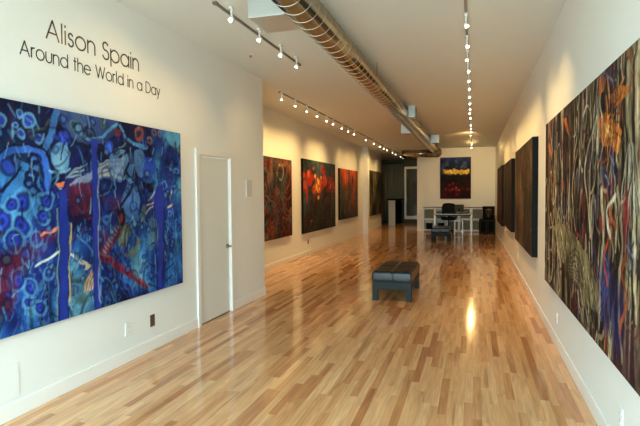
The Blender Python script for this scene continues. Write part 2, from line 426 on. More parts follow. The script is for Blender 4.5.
# ---- the big blue one
def art_blue():
    A = Art(2.05, 5.03, .597, 2.235, .0085); U, V = A.U, A.V; rs = np.random.RandomState(5)
    n = fbm(U, V, 3, 2.6, 2.2, 4); n2 = fbm(U+.4*n, V+.4*n, 21, 6, 3.2, 4)
    A.ramp(np.clip(.5+(n-.5)*1.5+(n2-.5)*1.1-(V-1.3)*.18, 0, 1), [(0, (14, 18, 52)), (.28, (24, 40, 112)), (.5, (30, 66, 150)), (.68, (38, 98, 172)), (.85, (66, 136, 190)), (1, (104, 168, 200))])
    A.C *= .80; A.veins(101, 2.4, 2.0, 5, .022, (12, 18, 48), .75); A.veins(111, 3.0, 2.2, 4, .012, (70, 134, 195), .5)
    w = np.sin(38*V+26*(n2-.5)*3+9*U); A.mix(.35*sst(w, .55, .95), (20, 28, 74)); w = np.sin(60*U+30*n2); A.mix(.22*sst(w, .7, .98)*(V < 1.3), (96, 160, 205))
    # dark corner with ringed discs
    A.mix(.88*sst(fbm(U, V, 8, 3, 3)+.9-1.1*np.hypot((U-2.85)/.75, (V-2.1)/.42), .35, .6), (20, 27, 62))
    for p, r in (((3.016, 2.115), .056), ((2.928, 2.155), .032), ((2.781, 2.077), .046), ((2.950, 2.010), .036), ((3.099, 1.987), .036), ((2.901, 2.065), .022)):
        A.eye(p, r, (42, 66, 176), (104, 160, 200))
    A.line([(2.857, 2.211), (2.870, 1.888)], .035, (58, 30, 58), .6); A.line([(3.020, 2.037), (3.149, 2.073), (3.208, 2.140)], .022, (70, 92, 90), .7)
    # hanging bowl with discs and pale outline
    A.ell((3.630, 2.329), .40, .345, (46, 66, 118)); A.mix(.5*sst(n2, .5, .7)*(np.hypot(U-(3.630, 2.329)[0], V-(3.630, 2.329)[1]) < .33), (70, 92, 116))
    A.ring((3.630, 2.329), .41, .355, .03, (18, 24, 54))
    A.spline([(3.279, 2.203), (3.224, 2.052), (3.123, 1.871)], .075, (66, 120, 190), .9, .05)
    A.eye((3.460, 2.130), .042, (40, 56, 80), (66, 100, 110)); A.ring((3.610, 2.078), .06, .05, .02, (24, 34, 66)); A.eye((3.633, 2.072), .03, (30, 40, 66), (50, 80, 110)); A.eye((3.796, 2.192), .03, (44, 70, 80), (60, 96, 90))
    A.spline([(3.540, 2.070), (3.632, 2.039), (3.754, 2.068), (3.911, 2.172), (3.980, 2.216)], .03, (88, 150, 200), .9)
    A.spline([(4.021, 2.203), (4.116, 2.095), (4.248, 2.052), (4.437, 2.039)], .035, (74, 140, 196), .9)
    # egg with stem
    A.ell((3.313, 1.868), .105, .125, (20, 30, 60)); A.ell((3.313, 1.868), .098, .116, (88, 138, 180)); A.ell((3.296, 1.836), .06, .07, (116, 164, 186), .6)
    A.ell((3.344, 2.018), .062, .05, (48, 72, 180)); A.line([(3.338, 1.994), (3.307, 1.853)], .016, (16, 20, 44))
    # arch on the left with cool light inside and the twisted rope
    A.poly([(2.761, 1.732), (2.892, 1.820), (3.101, 1.788), (3.129, 1.537), (2.995, 1.351), (2.746, 1.326)], (58, 126, 190), .75)
    A.spline([(2.717, 1.783), (2.829, 1.865), (2.963, 1.903), (3.104, 1.877), (3.175, 1.762), (3.179, 1.597)], .085, (50, 98, 190), .95, .05)
    A.spline([(2.719, 1.823), (2.830, 1.899), (2.981, 1.933), (3.143, 1.909), (3.215, 1.794), (3.209, 1.612)], .018, (14, 20, 48))
    A.spline([(2.756, 1.597), (2.838, 1.666), (2.941, 1.767)], .022, (14, 20, 52)); A.eye((2.833, 1.762), .055, (44, 78, 184), (30, 46, 110))
    for p in ((3.057, 1.830), (3.073, 1.772), (3.035, 1.713), (3.024, 1.655), (3.049, 1.597)): A.ring(p, .05, .042, .022, (16, 26, 66)); A.ell(p, .026, .022, (60, 110, 176))
    A.spline([(3.195, 1.763), (3.273, 1.743), (3.398, 1.771)], .02, (120, 170, 200), .8)
    # discs among the lower left
    for p, r in (((2.940, 1.518), .062), ((2.765, 1.400), .07), ((2.926, 1.355), .05), ((2.855, 1.255), .055), ((3.148, 1.537), .045), ((3.125, 1.425), .04), ((2.848, 1.506), .04), ((3.046, 1.260), .04), ((2.980, 0.918), .04), ((2.879, 0.985), .05), ((3.166, 0.969), .032), ((3.063, 0.739), .04), ((2.958, 0.806), .03)):
        A.eye(p, r, (38, 62, 178), (28, 40, 110), (24, 36, 90))
        A.ring(p, r*1.5, r*1.5, .012, (86, 150, 200), .5)
    for p, q in (((2.940, 1.518), (2.944, 1.383)), ((2.855, 1.255), (2.858, 1.108)), ((3.158, 1.551), (3.210, 1.650))): A.line([p, q], .016, (18, 26, 70))
    # dark reds
    for p, ru, rv, a in (((2.765, 0.976), .10, .16, .85), ((2.744, 0.842), .09, .1, .8), ((2.850, 1.109), .10, .07, .8), ((2.962, 1.166), .11, .05, .7), ((3.499, 1.531), .15, .12, .75), ((3.594, 1.630), .08, .09, .7), ((3.120, 1.276), .1, .045, .7), ((3.968, 1.479), .11, .07, .65), ((3.773, 1.198), .08, .08, .6), ((3.457, 1.613), .1, .05, .55)):
        A.ell(p, ru, rv, (84, 22, 40), a, 0, .05)
    for i in range(26):
        p = (3.499, 1.531); A.ell((p[0]+rs.normal(0, .12), p[1]+rs.normal(0, .1)), .012, .035, (108, 36, 44), .6, rs.rand()*3)
    # winter-light strokes of the bird and figure
    for i in range(11):
        k = i/10; A.line([((3.733, 1.836)[0]*(1-k)+(3.729, 1.716)[0]*k, (3.733, 1.836)[1]*(1-k)+(3.729, 1.716)[1]*k), ((4.069, 1.981)[0]*(1-k)+(4.032, 1.706)[0]*k, (4.066, 1.889)[1]*(1-k)+(4.032, 1.706)[1]*k)], .018, ((150, 178, 190), (60, 90, 150), (176, 160, 150))[i % 3], .8, .03)
    A.poly([(3.904, 1.968), (4.071, 2.018), (4.124, 1.893), (4.061, 1.725), (3.845, 1.772)], (92, 128, 172), .7)
    A.spline([(3.930, 1.953), (4.028, 2.005), (4.097, 1.965), (4.011, 1.904)], .026, (14, 18, 40)); A.eye((3.879, 1.993), .055, (44, 84, 200), (34, 56, 130))
    A.poly([(4.096, 1.910), (4.241, 1.843), (4.221, 1.710), (4.292, 1.520), (4.253, 1.310), (4.046, 1.322), (4.011, 1.524), (4.116, 1.671)], (72, 118, 176), .75)
    A.spline([(4.169, 1.914), (4.106, 1.800), (4.191, 1.691), (4.112, 1.559), (3.996, 1.479)], .028, (16, 22, 52)); A.spline([(4.242, 1.881), (4.207, 1.728), (4.293, 1.558), (4.256, 1.387)], .018, (18, 26, 60))
    A.poly([(4.216, 1.992), (4.340, 2.021), (4.432, 1.891), (4.460, 1.755), (4.299, 1.731), (4.225, 1.823)], (80, 124, 176), .6); A.ell((4.168, 1.905), .05, .05, (40, 58, 90))
    A.poly([(4.344, 1.684), (4.491, 1.676), (4.505, 1.597), (4.326, 1.597)], (14, 16, 34)); A.poly([(4.385, 1.928), (4.535, 1.967), (4.564, 1.818), (4.443, 1.735), (4.348, 1.790)], (40, 72, 176), .9)
    A.poly([(3.938, 2.162), (4.027, 2.167), (4.018, 2.103), (3.949, 2.096)], (98, 40, 40), .9); A.ring((4.313, 2.143), .05, .05, .025, (112, 60, 48)); A.ell((4.313, 2.143), .018, .018, (30, 30, 50))
    for p in ((4.542, 2.187), (4.629, 2.186), (4.473, 2.111)): A.ring(p, .025, .03, .012, (104, 92, 80), .8)
    A.poly([(4.737, 2.229), (5.025, 2.240), (5.018, 2.033), (4.825, 2.081)], (74, 138, 170), .8)
    for i in range(12): A.ell(((4.863, 2.085)[0]+rs.normal(0, .07), (4.863, 2.085)[1]+rs.normal(0, .04)), .014, .026, (20, 28, 40), .8)
    # right-hand discs
    for p, r in (((4.718, 1.669), .05), ((4.866, 1.607), .036), ((4.581, 1.819), .03), ((4.932, 1.833), .03), ((4.801, 1.386), .035), ((4.932, 1.273), .03), ((4.867, 1.083), .03)):
        A.eye(p, r, (36, 54, 150), (64, 120, 180)); A.line([p, (p[0], p[1]-r*2.6)], .014, (20, 30, 80))
    # crossing red paths, green-yellow patch
    A.mix(.75*sst(fbm(U, V, 55, 8, 8), .45, .62)*(np.hypot((U-(4.127, 1.149)[0])/.16, (V-(4.127, 1.149)[1])/.16) < 1), (126, 134, 66))
    A.mix(.6*sst(fbm(U, V, 56, 9, 9), .4, .6)*(np.hypot((U-(3.521, 0.873)[0])/.2, (V-(3.521, 0.873)[1])/.2) < 1), (66, 92, 84))
    A.mix(.5*sst(fbm(U, V, 57, 9, 5), .45, .6)*(np.hypot((U-(4.444, 1.270)[0])/.17, (V-(4.444, 1.270)[1])/.25) < 1), (92, 130, 120))
    A.spline([(4.020, 1.360), (3.931, 1.202), (3.730, 1.046)], .10, (96, 30, 48), .9, .07); A.spline([(3.730, 1.046), (3.976, 0.908), (4.373, 0.655)], .06, (118, 34, 46), .9, .055)
    for k in np.linspace(0, 1, 9): A.ell(((3.990, 1.325)[0]*(1-k)+(3.769, 1.077)[0]*k, (3.990, 1.325)[1]*(1-k)+(3.769, 1.077)[1]*k), .012, .026, (160, 130, 150), .8, .8)
    for k in np.linspace(0, 1, 12): A.ell(((3.742, 1.036)[0]*(1-k)+(4.357, 0.658)[0]*k, (3.742, 1.036)[1]*(1-k)+(4.357, 0.658)[1]*k), .012, .03, (60, 16, 40), .8, .5)
    A.ring((4.006, 1.379), .04, .07, .02, (16, 18, 34)); A.ell((4.006, 1.369), .022, .04, (128, 46, 44), .9)
    # arrows, pale strokes
    A.poly([(3.240, 1.665), (3.332, 1.675), (3.320, 1.636), (3.268, 1.620)], (206, 116, 74)); A.line([(3.288, 1.612), (3.308, 1.581)], .02, (120, 190, 200))
    A.poly([(3.504, 1.048), (3.618, 0.975), (3.512, 0.949), (3.536, 0.987)], (214, 206, 180)); A.line([(3.374, 1.089), (3.525, 1.005)], .016, (206, 204, 180))
    A.line([(3.047, 1.061), (3.251, 1.126)], .02, (170, 186, 180)); A.poly([(2.932, 1.055), (3.020, 1.057), (2.947, 0.988)], (18, 28, 70), .9); A.line([(3.102, 1.285), (3.258, 1.319)], .022, (190, 120, 90))
    for i in range(7): A.line([(3.353, 1.706), ((3.602, 1.862)[0]-.02*i, (3.602, 1.862)[1]-.025*i)], .011, (150, 176, 190) if i % 2 else (22, 30, 70), .7)
    for i in range(5): A.line([((3.394, 1.652)[0]+.05*i, (3.394, 1.652)[1]+.012*i), ((3.598, 1.763)[0]+.05*i, (3.598, 1.763)[1]+.012*i)], .016, (140, 160, 190), .6)
    for i in range(4): A.line([((3.517, 0.774)[0]+.03*i, (3.517, 0.774)[1]), ((3.617, 0.942)[0]+.03*i, (3.617, 0.942)[1])], .013, (208, 150, 60), .85)
    for q in (((4.419, 1.518), (4.522, 1.597)), ((4.382, 1.381), (4.483, 1.437)), ((4.401, 1.459), (4.535, 1.486)), ((4.805, 1.512), (4.846, 1.597)), ((4.766, 1.450), (4.861, 1.479))): A.line(list(q), .017, (196, 170, 150), .85)
    for q in (((4.441, 1.201), (4.544, 1.234)), ((4.398, 0.908), (4.564, 0.805)), ((4.717, 1.097), (4.869, 1.148)), ((4.669, 0.769), (4.859, 0.848)), ((4.391, 0.691), (4.557, 0.622)), ((4.702, 0.659), (4.836, 0.722)), ((4.705, 1.285), (4.889, 1.167)), ((4.420, 1.064), (4.521, 1.084))): A.line(list(q), .016, (16, 20, 34), .9)
    for i in range(90):
        p = (rs.uniform(2.5, 5.0), rs.uniform(.62, 1.3)); A.line([p, (p[0]+rs.normal(0, .02), p[1]+rs.uniform(.06, .2))], .010, ((96, 160, 205), (26, 40, 110), (58, 120, 180))[i % 3], .55)
    A.veins(141, 3.4, 2.6, 4, .014, (12, 16, 40), .6)
    g = fbm(U, V, 161, 5, 4, 4); A.C *= (.62+.72*sst(g, .25, .75))[..., None]
    for i in range(150):
        p = (rs.uniform(2.3, 5.0), rs.uniform(.64, 2.2)); r = rs.uniform(.012, .034)
        A.ring(p, r*1.3, r*1.3, .012, ((14, 20, 56), (20, 30, 84))[i % 2], .65); A.ell(p, r*.8, r*.8, ((60, 112, 176), (36, 60, 160), (84, 140, 180), (40, 80, 96), (70, 40, 70))[i % 5], .65)
    for i in range(420):
        p = (rs.uniform(2.3, 5.0), rs.uniform(.62, 2.22)); th = rs.normal(PI/2, .55); L_ = rs.uniform(.03, .13)
        A.line([p, (p[0]+L_*math.cos(th), p[1]+L_*math.sin(th))], rs.uniform(.005, .012), ((14, 18, 46), (84, 150, 200), (30, 60, 150), (120, 170, 196), (16, 26, 70), (50, 100, 130))[i % 6], .6)
    # tall cobalt trunks
    A.line([(3.268, 1.465), (3.239, 0.662)], .022, (120, 150, 160), .8); A.line([(3.372, 1.343), (3.384, 1.215), (3.358, 1.090), (3.361, 0.739)], .022, (190, 176, 130), .8)
    A.poly([(3.278, 1.612), (3.350, 1.620), (3.361, 1.042), (3.337, 0.505), (3.235, 0.531), (3.258, 1.056)], (30, 50, 140));
    A.line([(3.273, 1.473), (3.240, 0.530)], .01, (16, 22, 70)); A.line([(3.371, 1.438), (3.338, 0.505)], .01, (16, 22, 70))
    A.poly([(3.632, 2.039), (3.704, 2.046), (3.710, 1.699), (3.689, 0.587), (3.634, 0.582), (3.649, 1.697)], (32, 50, 138)); A.line([(3.722, 1.801), (3.697, 0.629)], .012, (150, 160, 176), .6); A.line([(3.643, 1.697), (3.634, 0.599)], .01, (18, 24, 70))
    A.poly([(4.558, 1.657), (4.682, 1.679), (4.711, 1.451), (4.667, 1.246), (4.636, 0.587), (4.570, 0.589), (4.578, 1.231), (4.500, 1.457)], (36, 50, 138)); A.line([(4.693, 1.452), (4.638, 0.587)], .012, (16, 20, 60)); A.line([(4.518, 1.476), (4.568, 0.620)], .01, (16, 20, 60))
    A.C *= (.70+.62*fbm(U, V, 171, 10, 9, 4))[..., None]
    return A
canvas('hanging_painting', 'huge cobalt blue painting of discs and tree trunks on the left wall', art_blue(), XL, 'x', 1, .04)

# ---- the nearest one on the right wall
def art_forest():
    A = Art(2.30, 6.23, .587, 2.305, .0085); U, V = A.U, A.V; rs = np.random.RandomState(11)
    s = fbm(U+.05*np.sin(5*V), V, 4, 16, 1.2, 4); n = fbm(U, V, 9, 3, 2, 4)
    A.ramp(np.clip(.5+(s-.5)*2.4+(n-.5)*.9+(V-1.3)*.06, 0, 1), [(0, (12, 12, 18)), (.3, (36, 27, 26)), (.48, (62, 47, 36)), (.62, (92, 76, 54)), (.8, (132, 116, 84)), (1, (172, 158, 126))])
    A.mix(.75*sst(fbm(U, V, 31, 5, 1.6), .54, .66), (22, 20, 30)); A.mix(.6*sst(fbm(U, V, 35, 7, 2.2), .6, .7), (112, 54, 30)); A.mix(.6*sst(fbm(U, V, 38, 7, 2.4), .62, .72), (34, 38, 92))
    A.mix(.55*sst(fbm(U, V, 41, 9, 2), .62, .72), (98, 34, 36))
    A.C *= .8; A.veins(201, 6, 1.2, 6, .028, (8, 8, 12), .95); A.veins(211, 5, 1.0, 5, .020, (178, 164, 130), .8)
    for i in range(170):
        u = rs.uniform(2.3, 6.1); v = rs.uniform(.6, 2.2); h = rs.uniform(.15, .7); c = ((150, 138, 104), (24, 20, 22), (96, 80, 56), (176, 164, 132), (128, 76, 44), (50, 44, 70), (20, 24, 30))[rs.randint(7)]
        A.line([(u, v), (u+rs.normal(0, .03), v+h*.5), (u+rs.normal(0, .05), v+h)], rs.uniform(.008, .026), c, .75)
    for i in range(150):
        p = np.array((rs.uniform(2.4, 6.05), rs.uniform(.65, 2.2))); r = rs.uniform(.05, .22); t0 = rs.uniform(0, 2*PI); sp = rs.uniform(1.2, 3.2); e = rs.uniform(1, 2)
        A.spline([(p[0]+r*math.cos(t0+sp*k/4), p[1]+e*r*math.sin(t0+sp*k/4)) for k in range(5)], rs.uniform(.010, .034), ((150, 134, 100), (18, 16, 20), (96, 84, 62), (40, 50, 96), (168, 92, 44), (84, 74, 60), (188, 178, 152), (24, 22, 40), (120, 34, 34))[rs.randint(9)], .8, .008)
    # pale winding trunks
    for pts, w in (([(3.595, 2.273), (3.720, 2.089), (3.949, 1.920), (4.139, 1.715), (3.990, 1.473), (3.914, 1.263)], .05), ([(3.524, 2.359), (3.674, 2.270), (3.720, 2.089)], .04), ([(3.034, 2.221), (3.058, 1.990), (2.994, 1.778), (3.038, 1.574)], .06), ([(2.882, 2.228), (2.894, 1.819), (2.806, 1.334)], .07),
                   ([(4.413, 1.887), (4.608, 1.580), (4.461, 1.266)], .03), ([(5.238, 1.951), (5.103, 1.582), (5.367, 1.107)], .025), ([(3.611, 1.576), (3.543, 1.269), (3.605, 0.948), (3.618, 0.691)], .07), ([(3.213, 1.575), (3.116, 1.253), (3.182, 0.970), (3.086, 0.666)], .05), ([(2.900, 1.276), (2.850, 0.938)], .05)):
        A.spline([(p[0]+.02, p[1]) for p in pts], w*1.35, (20, 18, 20), .9); A.spline(pts, w, (146, 130, 98), .95, w*.7); A.spline([(p[0]-.008, p[1]) for p in pts], w*.3, (190, 178, 146), .7)
    # orange bird and flames
    for pts, c in (([(3.717, 2.038), (3.508, 2.045), (3.319, 1.984), (3.148, 1.886), (3.223, 1.784), (3.400, 1.809), (3.654, 1.879)], (196, 110, 42)), ([(3.555, 1.991), (3.361, 1.944), (3.334, 1.849), (3.525, 1.891)], (226, 160, 84)), ([(3.416, 2.125), (3.242, 2.149), (3.011, 2.114), (3.044, 2.070), (3.237, 2.049), (3.365, 2.024)], (186, 108, 44)), ([(3.676, 2.308), (3.519, 2.263), (3.565, 2.175), (3.725, 2.179)], (176, 96, 44)),
                   ([(5.086, 2.224), (4.929, 2.211), (4.825, 2.138), (4.771, 2.031), (4.923, 2.116)], (176, 88, 42)), ([(6.052, 2.099), (5.897, 2.054), (5.745, 1.909), (5.892, 1.960)], (180, 86, 40)), ([(5.110, 1.690), (5.001, 1.669), (4.941, 1.546), (5.049, 1.582)], (150, 66, 36))):
        A.poly(pts, c, .92)
    for i in range(26): 
        p = (3.405, 1.914); A.line([(p[0]+rs.normal(0, .12), p[1]+rs.normal(0, .12)), (p[0]+rs.normal(0, .14), p[1]+rs.normal(0, .14))], .012, ((40, 24, 18), (236, 178, 104), (150, 70, 30))[i % 3], .7)
    for p in ((3.422, 2.236), (3.598, 2.328), (3.351, 1.748), (3.463, 1.647), (2.968, 1.269), (3.461, 1.144)): A.ell(p, .10, .045, (48, 60, 104), .6, .9, .03); A.spline([(p[0]-.05, p[1]-.03), p, (p[0]+.05, p[1]+.02)], .016, (150, 160, 176), .7)
    for i in range(40): p = (3.346, 2.090); A.line([(p[0]+rs.normal(0, .10), p[1]+rs.normal(0, .12)), (p[0]+rs.normal(0, .12), p[1]+rs.normal(0, .14))], .010, ((28, 20, 18), (214, 150, 84), (110, 52, 26), (16, 16, 24))[i % 4], .8)
    # grey plumes hanging on the right
    for c0, n_ in (((3.008, 1.702), 11), ((3.776, 2.085), 8), ((2.945, 1.498), 8)):
        for i in range(n_):
            k = i/n_-.5; A.spline([(c0[0]+.02*k, c0[1]+.12), (c0[0]+.20*k, c0[1]+.10-.1*abs(k)), (c0[0]+.36*k, c0[1]-.08), (c0[0]+.40*k, c0[1]-.26)], .016, ((176, 172, 152), (40, 40, 44), (128, 124, 104))[i % 3], .85)
    # feathered diagonal mass
    A.poly([(5.634, 1.224), (5.199, 1.288), (4.589, 1.241), (4.039, 1.140), (3.659, 0.939), (3.622, 0.767), (3.952, 0.780), (4.396, 0.843), (5.066, 0.936)], (128, 114, 80), .9)
    a, b = (5.436, 1.217), (3.709, 0.812)
    for i in range(230):
        k = rs.rand(); q = (a[0]+(b[0]-a[0])*k+rs.normal(0, .14), a[1]+(b[1]-a[1])*k+rs.normal(0, .12)); A.line([q, (q[0]-.05-.04*rs.rand(), q[1]-.06-.06*rs.rand())], .006+.008*rs.rand(), ((196, 184, 146), (40, 34, 26), (120, 106, 72), (22, 18, 18))[i % 4], .85)
    # red stem, blue and crimson pools
    A.ell((3.451, 0.964), .17, .22, (24, 31, 78), .85, 0, .06); A.ell((3.177, 0.871), .12, .2, (26, 32, 84), .7, 0, .06); A.ell((2.904, 0.673), .2, .25, (52, 18, 34), .7, 0, .1); A.ell((3.066, 1.406), .05, .15, (150, 26, 40), .7, 0, .03); A.ell((3.601, 1.377), .04, .06, (150, 30, 40), .8)
    for i in range(16): p = (3.425, 0.921); A.line([(p[0]+rs.normal(0, .1), p[1]+.15), (p[0]+rs.normal(0, .12), p[1]-.2)], .01, ((58, 72, 128), (14, 16, 40))[i % 2], .7)
    A.spline([(3.378, 1.389), (3.419, 1.280), (3.510, 1.137), (3.429, 1.010)], .03, (146, 56, 30)); A.spline([(3.133, 0.816), (3.027, 1.001), (3.110, 1.136), (3.039, 1.235)], .035, (140, 70, 40)); A.spline([(3.253, 1.541), (3.451, 1.433), (3.351, 1.309)], .03, (176, 168, 146))
    g = fbm(U, V, 251, 9, 4, 4); A.C *= ((.55+.75*sst(g, .28, .68))*(.55+.9*fbm(U, V, 261, 34, 26, 3)))[..., None]
    for i in range(9): A.spline([(5.173, 0.848), ((4.452, 1.110)[0]-.03*i, (4.452, 1.110)[1]-.04*i), ((4.062, 0.937)[0]-.04*i, (4.062, 0.937)[1]-.06*i)], .012, (44, 34, 30), .7)
    return A
canvas('hanging_painting', 'very large painting of pale winding trunks and an orange bird, nearest on right wall', art_forest(), XR, 'x', -1, .05)

# ---- the smaller views
def streaks(u0, u1, v0, v1, seed, stops, fu=9, fv=1.4, k=2.0, extra=(), step=.014):
    A = Art(u0, u1, v0, v1, step); s = fbm(A.U, A.V, seed, fu, fv, 4); n = fbm(A.U, A.V, seed+9, 2.4, 2.0, 4)
    A.ramp(np.clip(.5+(s-.5)*k+(n-.5)*1.2, 0, 1), stops)
    rs = np.random.RandomState(seed)
    for cnt, cols, wid, hgt, vr in extra:
        for i in range(cnt):
            u = rs.uniform(u0, u1); v = v0+(v1-v0)*rs.uniform(*vr)
            A.spline([(u, v), (u+rs.normal(0, wid), v-hgt*rs.rand()*.5), (u+rs.normal(0, wid*1.5), v-hgt*rs.rand())], rs.uniform(.012, .04), cols[rs.randint(len(cols))], .8)
    A.veins(seed+301, 6, 1.3, 8, .014, (8, 8, 10), .85); A.veins(seed+311, 8, 1.6, 7, .010, stops[-1][1], .6); A.C *= .8*(.55+.9*fbm(A.U, A.V, seed+7, 9, 3, 3))[..., None]
    return A
dk = [(0, (8, 10, 14)), (.35, (28, 25, 26)), (.6, (54, 45, 37)), (.8, (80, 66, 52)), (1, (116, 100, 76))]
canvas('hanging_painting', 'dark brown streaked painting with teal edge, second along the right wall',
       streaks(7.35, 10.25, .70, 2.29, 61, dk, fu=3.4, fv=1.7, extra=((150, ((126, 100, 72), (14, 16, 26), (150, 66, 34), (44, 62, 60), (12, 12, 14), (96, 92, 78)), .09, .6, (.2, 1)),)), XR, 'x', -1, .075)
canvas('hanging_painting', 'blackish painting with thin brown streaks, third along the right wall',
       streaks(11.3, 14.05, .74, 2.25, 67, [(0, (6, 7, 12)), (.45, (24, 20, 24)), (.75, (58, 42, 36)), (1, (88, 66, 52))], fu=3.6, fv=1.7, extra=((90, ((60, 30, 34), (34, 40, 70), (8, 8, 12), (80, 66, 56)), .06, .7, (.2, 1)),)), XR, 'x', -1, .075)
canvas('hanging_painting', 'deep maroon painting, farthest along the right wall by the black cabinet',
       streaks(15.0, 17.8, .625, 2.30, 71, [(0, (20, 6, 10)), (.5, (66, 20, 22)), (1, (112, 48, 36))], fu=3.6, fv=1.7, extra=((50, ((40, 30, 60), (120, 60, 40), (16, 8, 12)), .06, .6, (.2, 1)),)), XR, 'x', -1, .075)

XP = XREC
def art_swirl():
    A = Art(9.0, (11.230, 1.421)[0], .615, 2.325, .012); U, V = A.U, A.V; rs = np.random.RandomState(3)
    n = fbm(U, V, 13, 2.6, 2.6, 4); s = fbm(U+n, V+n*1.3, 17, 4, 4, 4)
    A.ramp(np.clip(.5+(s-.5)*2.4, 0, 1), [(0, (10, 12, 18)), (.3, (44, 16, 18)), (.5, (32, 40, 46)), (.7, (112, 44, 26)), (.88, (72, 92, 92)), (1, (150, 96, 56))])
    w = np.sin(22*np.hypot(U-10.55, V-1.9)+14*s); A.mix(.5*sst(w, .4, .9), (18, 14, 18))
    for i in range(46):
        c = (rs.uniform(9.3, 11.1), rs.uniform(.7, 2.25)); r = rs.uniform(.05, .2); A.ring(c, r, r*1.5, .018, ((120, 50, 30), (66, 92, 92), (18, 14, 16), (96, 20, 22), (36, 58, 80))[i % 5], .5)
    A.ring((10.5, 2.03), .18, .16, .04, (150, 152, 136), .7); A.ring((10.5, .98), .32, .24, .03, (56, 96, 112), .7)
    A.veins(401, 3.5, 3, 10, .022, (10, 9, 12), .9); A.veins(411, 2.4, 2.2, 6, .028, (150, 66, 34), .8); A.veins(421, 2.6, 2.4, 6, .030, (62, 104, 112), .7); A.veins(425, 2.8, 2.0, 6, .026, (116, 18, 26), .8); A.C *= .74*(.6+.8*fbm(U, V, 431, 7, 7, 3))[..., None]
    return A
canvas('hanging_painting', 'dark swirling maroon and teal painting nearest the left wall corner', art_swirl(), XP, 'x', 1, .06)
def art_red():
    a, b = (12.070, 1.409)[0], (15.130, 1.364)[0]; A = Art(a, b, .575, 2.425, .014); U, V = A.U, A.V; rs = np.random.RandomState(8)
    n = fbm(U, V, 23, 1.6, 2.4, 4); s = fbm(U, V, 29, 6, 1.4, 4)
    A.ramp(np.clip(.30+(V-.575)/1.85*.45+(n-.5)*1.0+(s-.5)*.5, 0, 1), [(0, (16, 8, 10)), (.3, (44, 16, 18)), (.55, (40, 44, 48)), (.8, (46, 66, 72)), (1, (76, 92, 86))])
    for i in range(40):
        k = rs.rand(); A.ell((a+(b-a)*k, 1.98-.42*k+.25*(k > .55)+rs.normal(0, .15)), .05+.2*rs.rand(), .03+.09*rs.rand(), ((186, 30, 22), (208, 52, 26), (150, 22, 20), (226, 96, 36), (96, 16, 18))[i % 5], .8, 0, .03)
    for i in range(15): A.ell((a+(b-a)*(.42+rs.normal(0, .06)), 1.85+rs.normal(0, .16)), .06, .05, ((232, 176, 60), (238, 200, 110))[i % 2], .85)
    A.ell((a+.5, 1.95), .26, .20, (214, 44, 26), .9, 0, .05); A.ell((a+.42, 2.05), .10, .10, (236, 110, 60), .8)
    for i in range(40): A.ell((rs.uniform(a, b), rs.uniform(1.35, 2.15)), .02+.08*rs.rand(), .04+.14*rs.rand(), ((150, 24, 20), (60, 74, 74), (112, 18, 20), (190, 66, 30))[i % 4], .6, rs.normal(0, .5), .03)
    for i in range(60): u = rs.uniform(a, b); v = rs.uniform(.9, 1.7); A.line([(u, v), (u, v-rs.uniform(.1, .6))], .016, ((22, 20, 24), (90, 20, 20), (60, 70, 72), (18, 12, 14))[i % 4], .7)
    A.mix(.75*sst(-V, -1.05, -.75), (30, 12, 14)); A.line([(a+.62*(b-a), .58), (a+.62*(b-a), 2.4)], .03, (20, 16, 18), .7)
    for i in range(8): A.ell((a+.65+rs.normal(0, .06), .70+.2*rs.rand()), .03, .02, (170, 110, 100), .7)
    A.veins(441, 3, 2, 9, .022, (12, 10, 12), .85); A.veins(451, 4, 2.2, 8, .012, (90, 100, 96), .5); A.C *= 1.05*(.5+1.0*fbm(U, V, 461, 5, 5, 3))[..., None]
    return A
canvas('hanging_painting', 'red and black painting with yellow flecks, second in the rear gallery left row', art_red(), XP, 'x', 1, .06)
def art_ember():
    a, b = (15.692, 1.355)[0], (18.305, 1.317)[0]; A = Art(a, b, .73, 2.345, .016); U, V = A.U, A.V; rs = np.random.RandomState(4)
    n = fbm(U, V, 33, 2, 2, 4); s = fbm(U, V, 39, 7, 1.5, 4); h = (V-.73)/1.615
    A.ramp(np.clip(h*.62+(n-.5)*.9+(s-.5)*.9+.14, 0, 1), [(0, (26, 28, 30)), (.3, (62, 62, 56)), (.5, (88, 54, 42)), (.7, (150, 44, 26)), (.9, (196, 66, 30)), (1, (214, 110, 52))])
    for i in range(70): u = rs.uniform(a, b); v = rs.uniform(.9, 2.3); A.line([(u, v), (u+rs.normal(0, .05), v-rs.uniform(.1, .5))], .022, ((22, 20, 24), (150, 40, 24), (110, 112, 100), (60, 30, 26))[i % 4], .7)
    A.veins(471, 4, 2, 9, .020, (18, 16, 18), .8); A.veins(481, 5, 2, 8, .012, (130, 124, 104), .5); A.C *= 1.1*(.5+1.0*fbm(U, V, 491, 6, 5, 3))[..., None]
    return A
canvas('hanging_painting', 'orange and grey painting between the red painting and the white pier', art_ember(), XP, 'x', 1, .06)
ol = [(0, (10, 11, 11)), (.35, (34, 38, 36)), (.6, (70, 76, 66)), (.82, (112, 114, 94)), (1, (160, 150, 116))]
canvas('hanging_painting', 'narrow dark olive canvas just right of the white pier, left of a matching pair',
       streaks((20.333, 1.287)[0], (22.161, 1.260)[0]-.03, .64, 2.48, 81, ol, extra=((24, ((110, 104, 84), (16, 16, 16), (90, 36, 30)), .05, .6, (.3, 1)),)), XP, 'x', 1, .06)
canvas('hanging_painting', 'narrow dark olive canvas nearest the counter, right of a matching pair',
       streaks((22.161, 1.260)[0]+.03, (23.819, 1.236)[0], .64, 2.48, 85, ol, extra=((24, ((110, 104, 84), (16, 16, 16), (40, 60, 64)), .05, .6, (.3, 1)),)), XP, 'x', 1, .06)
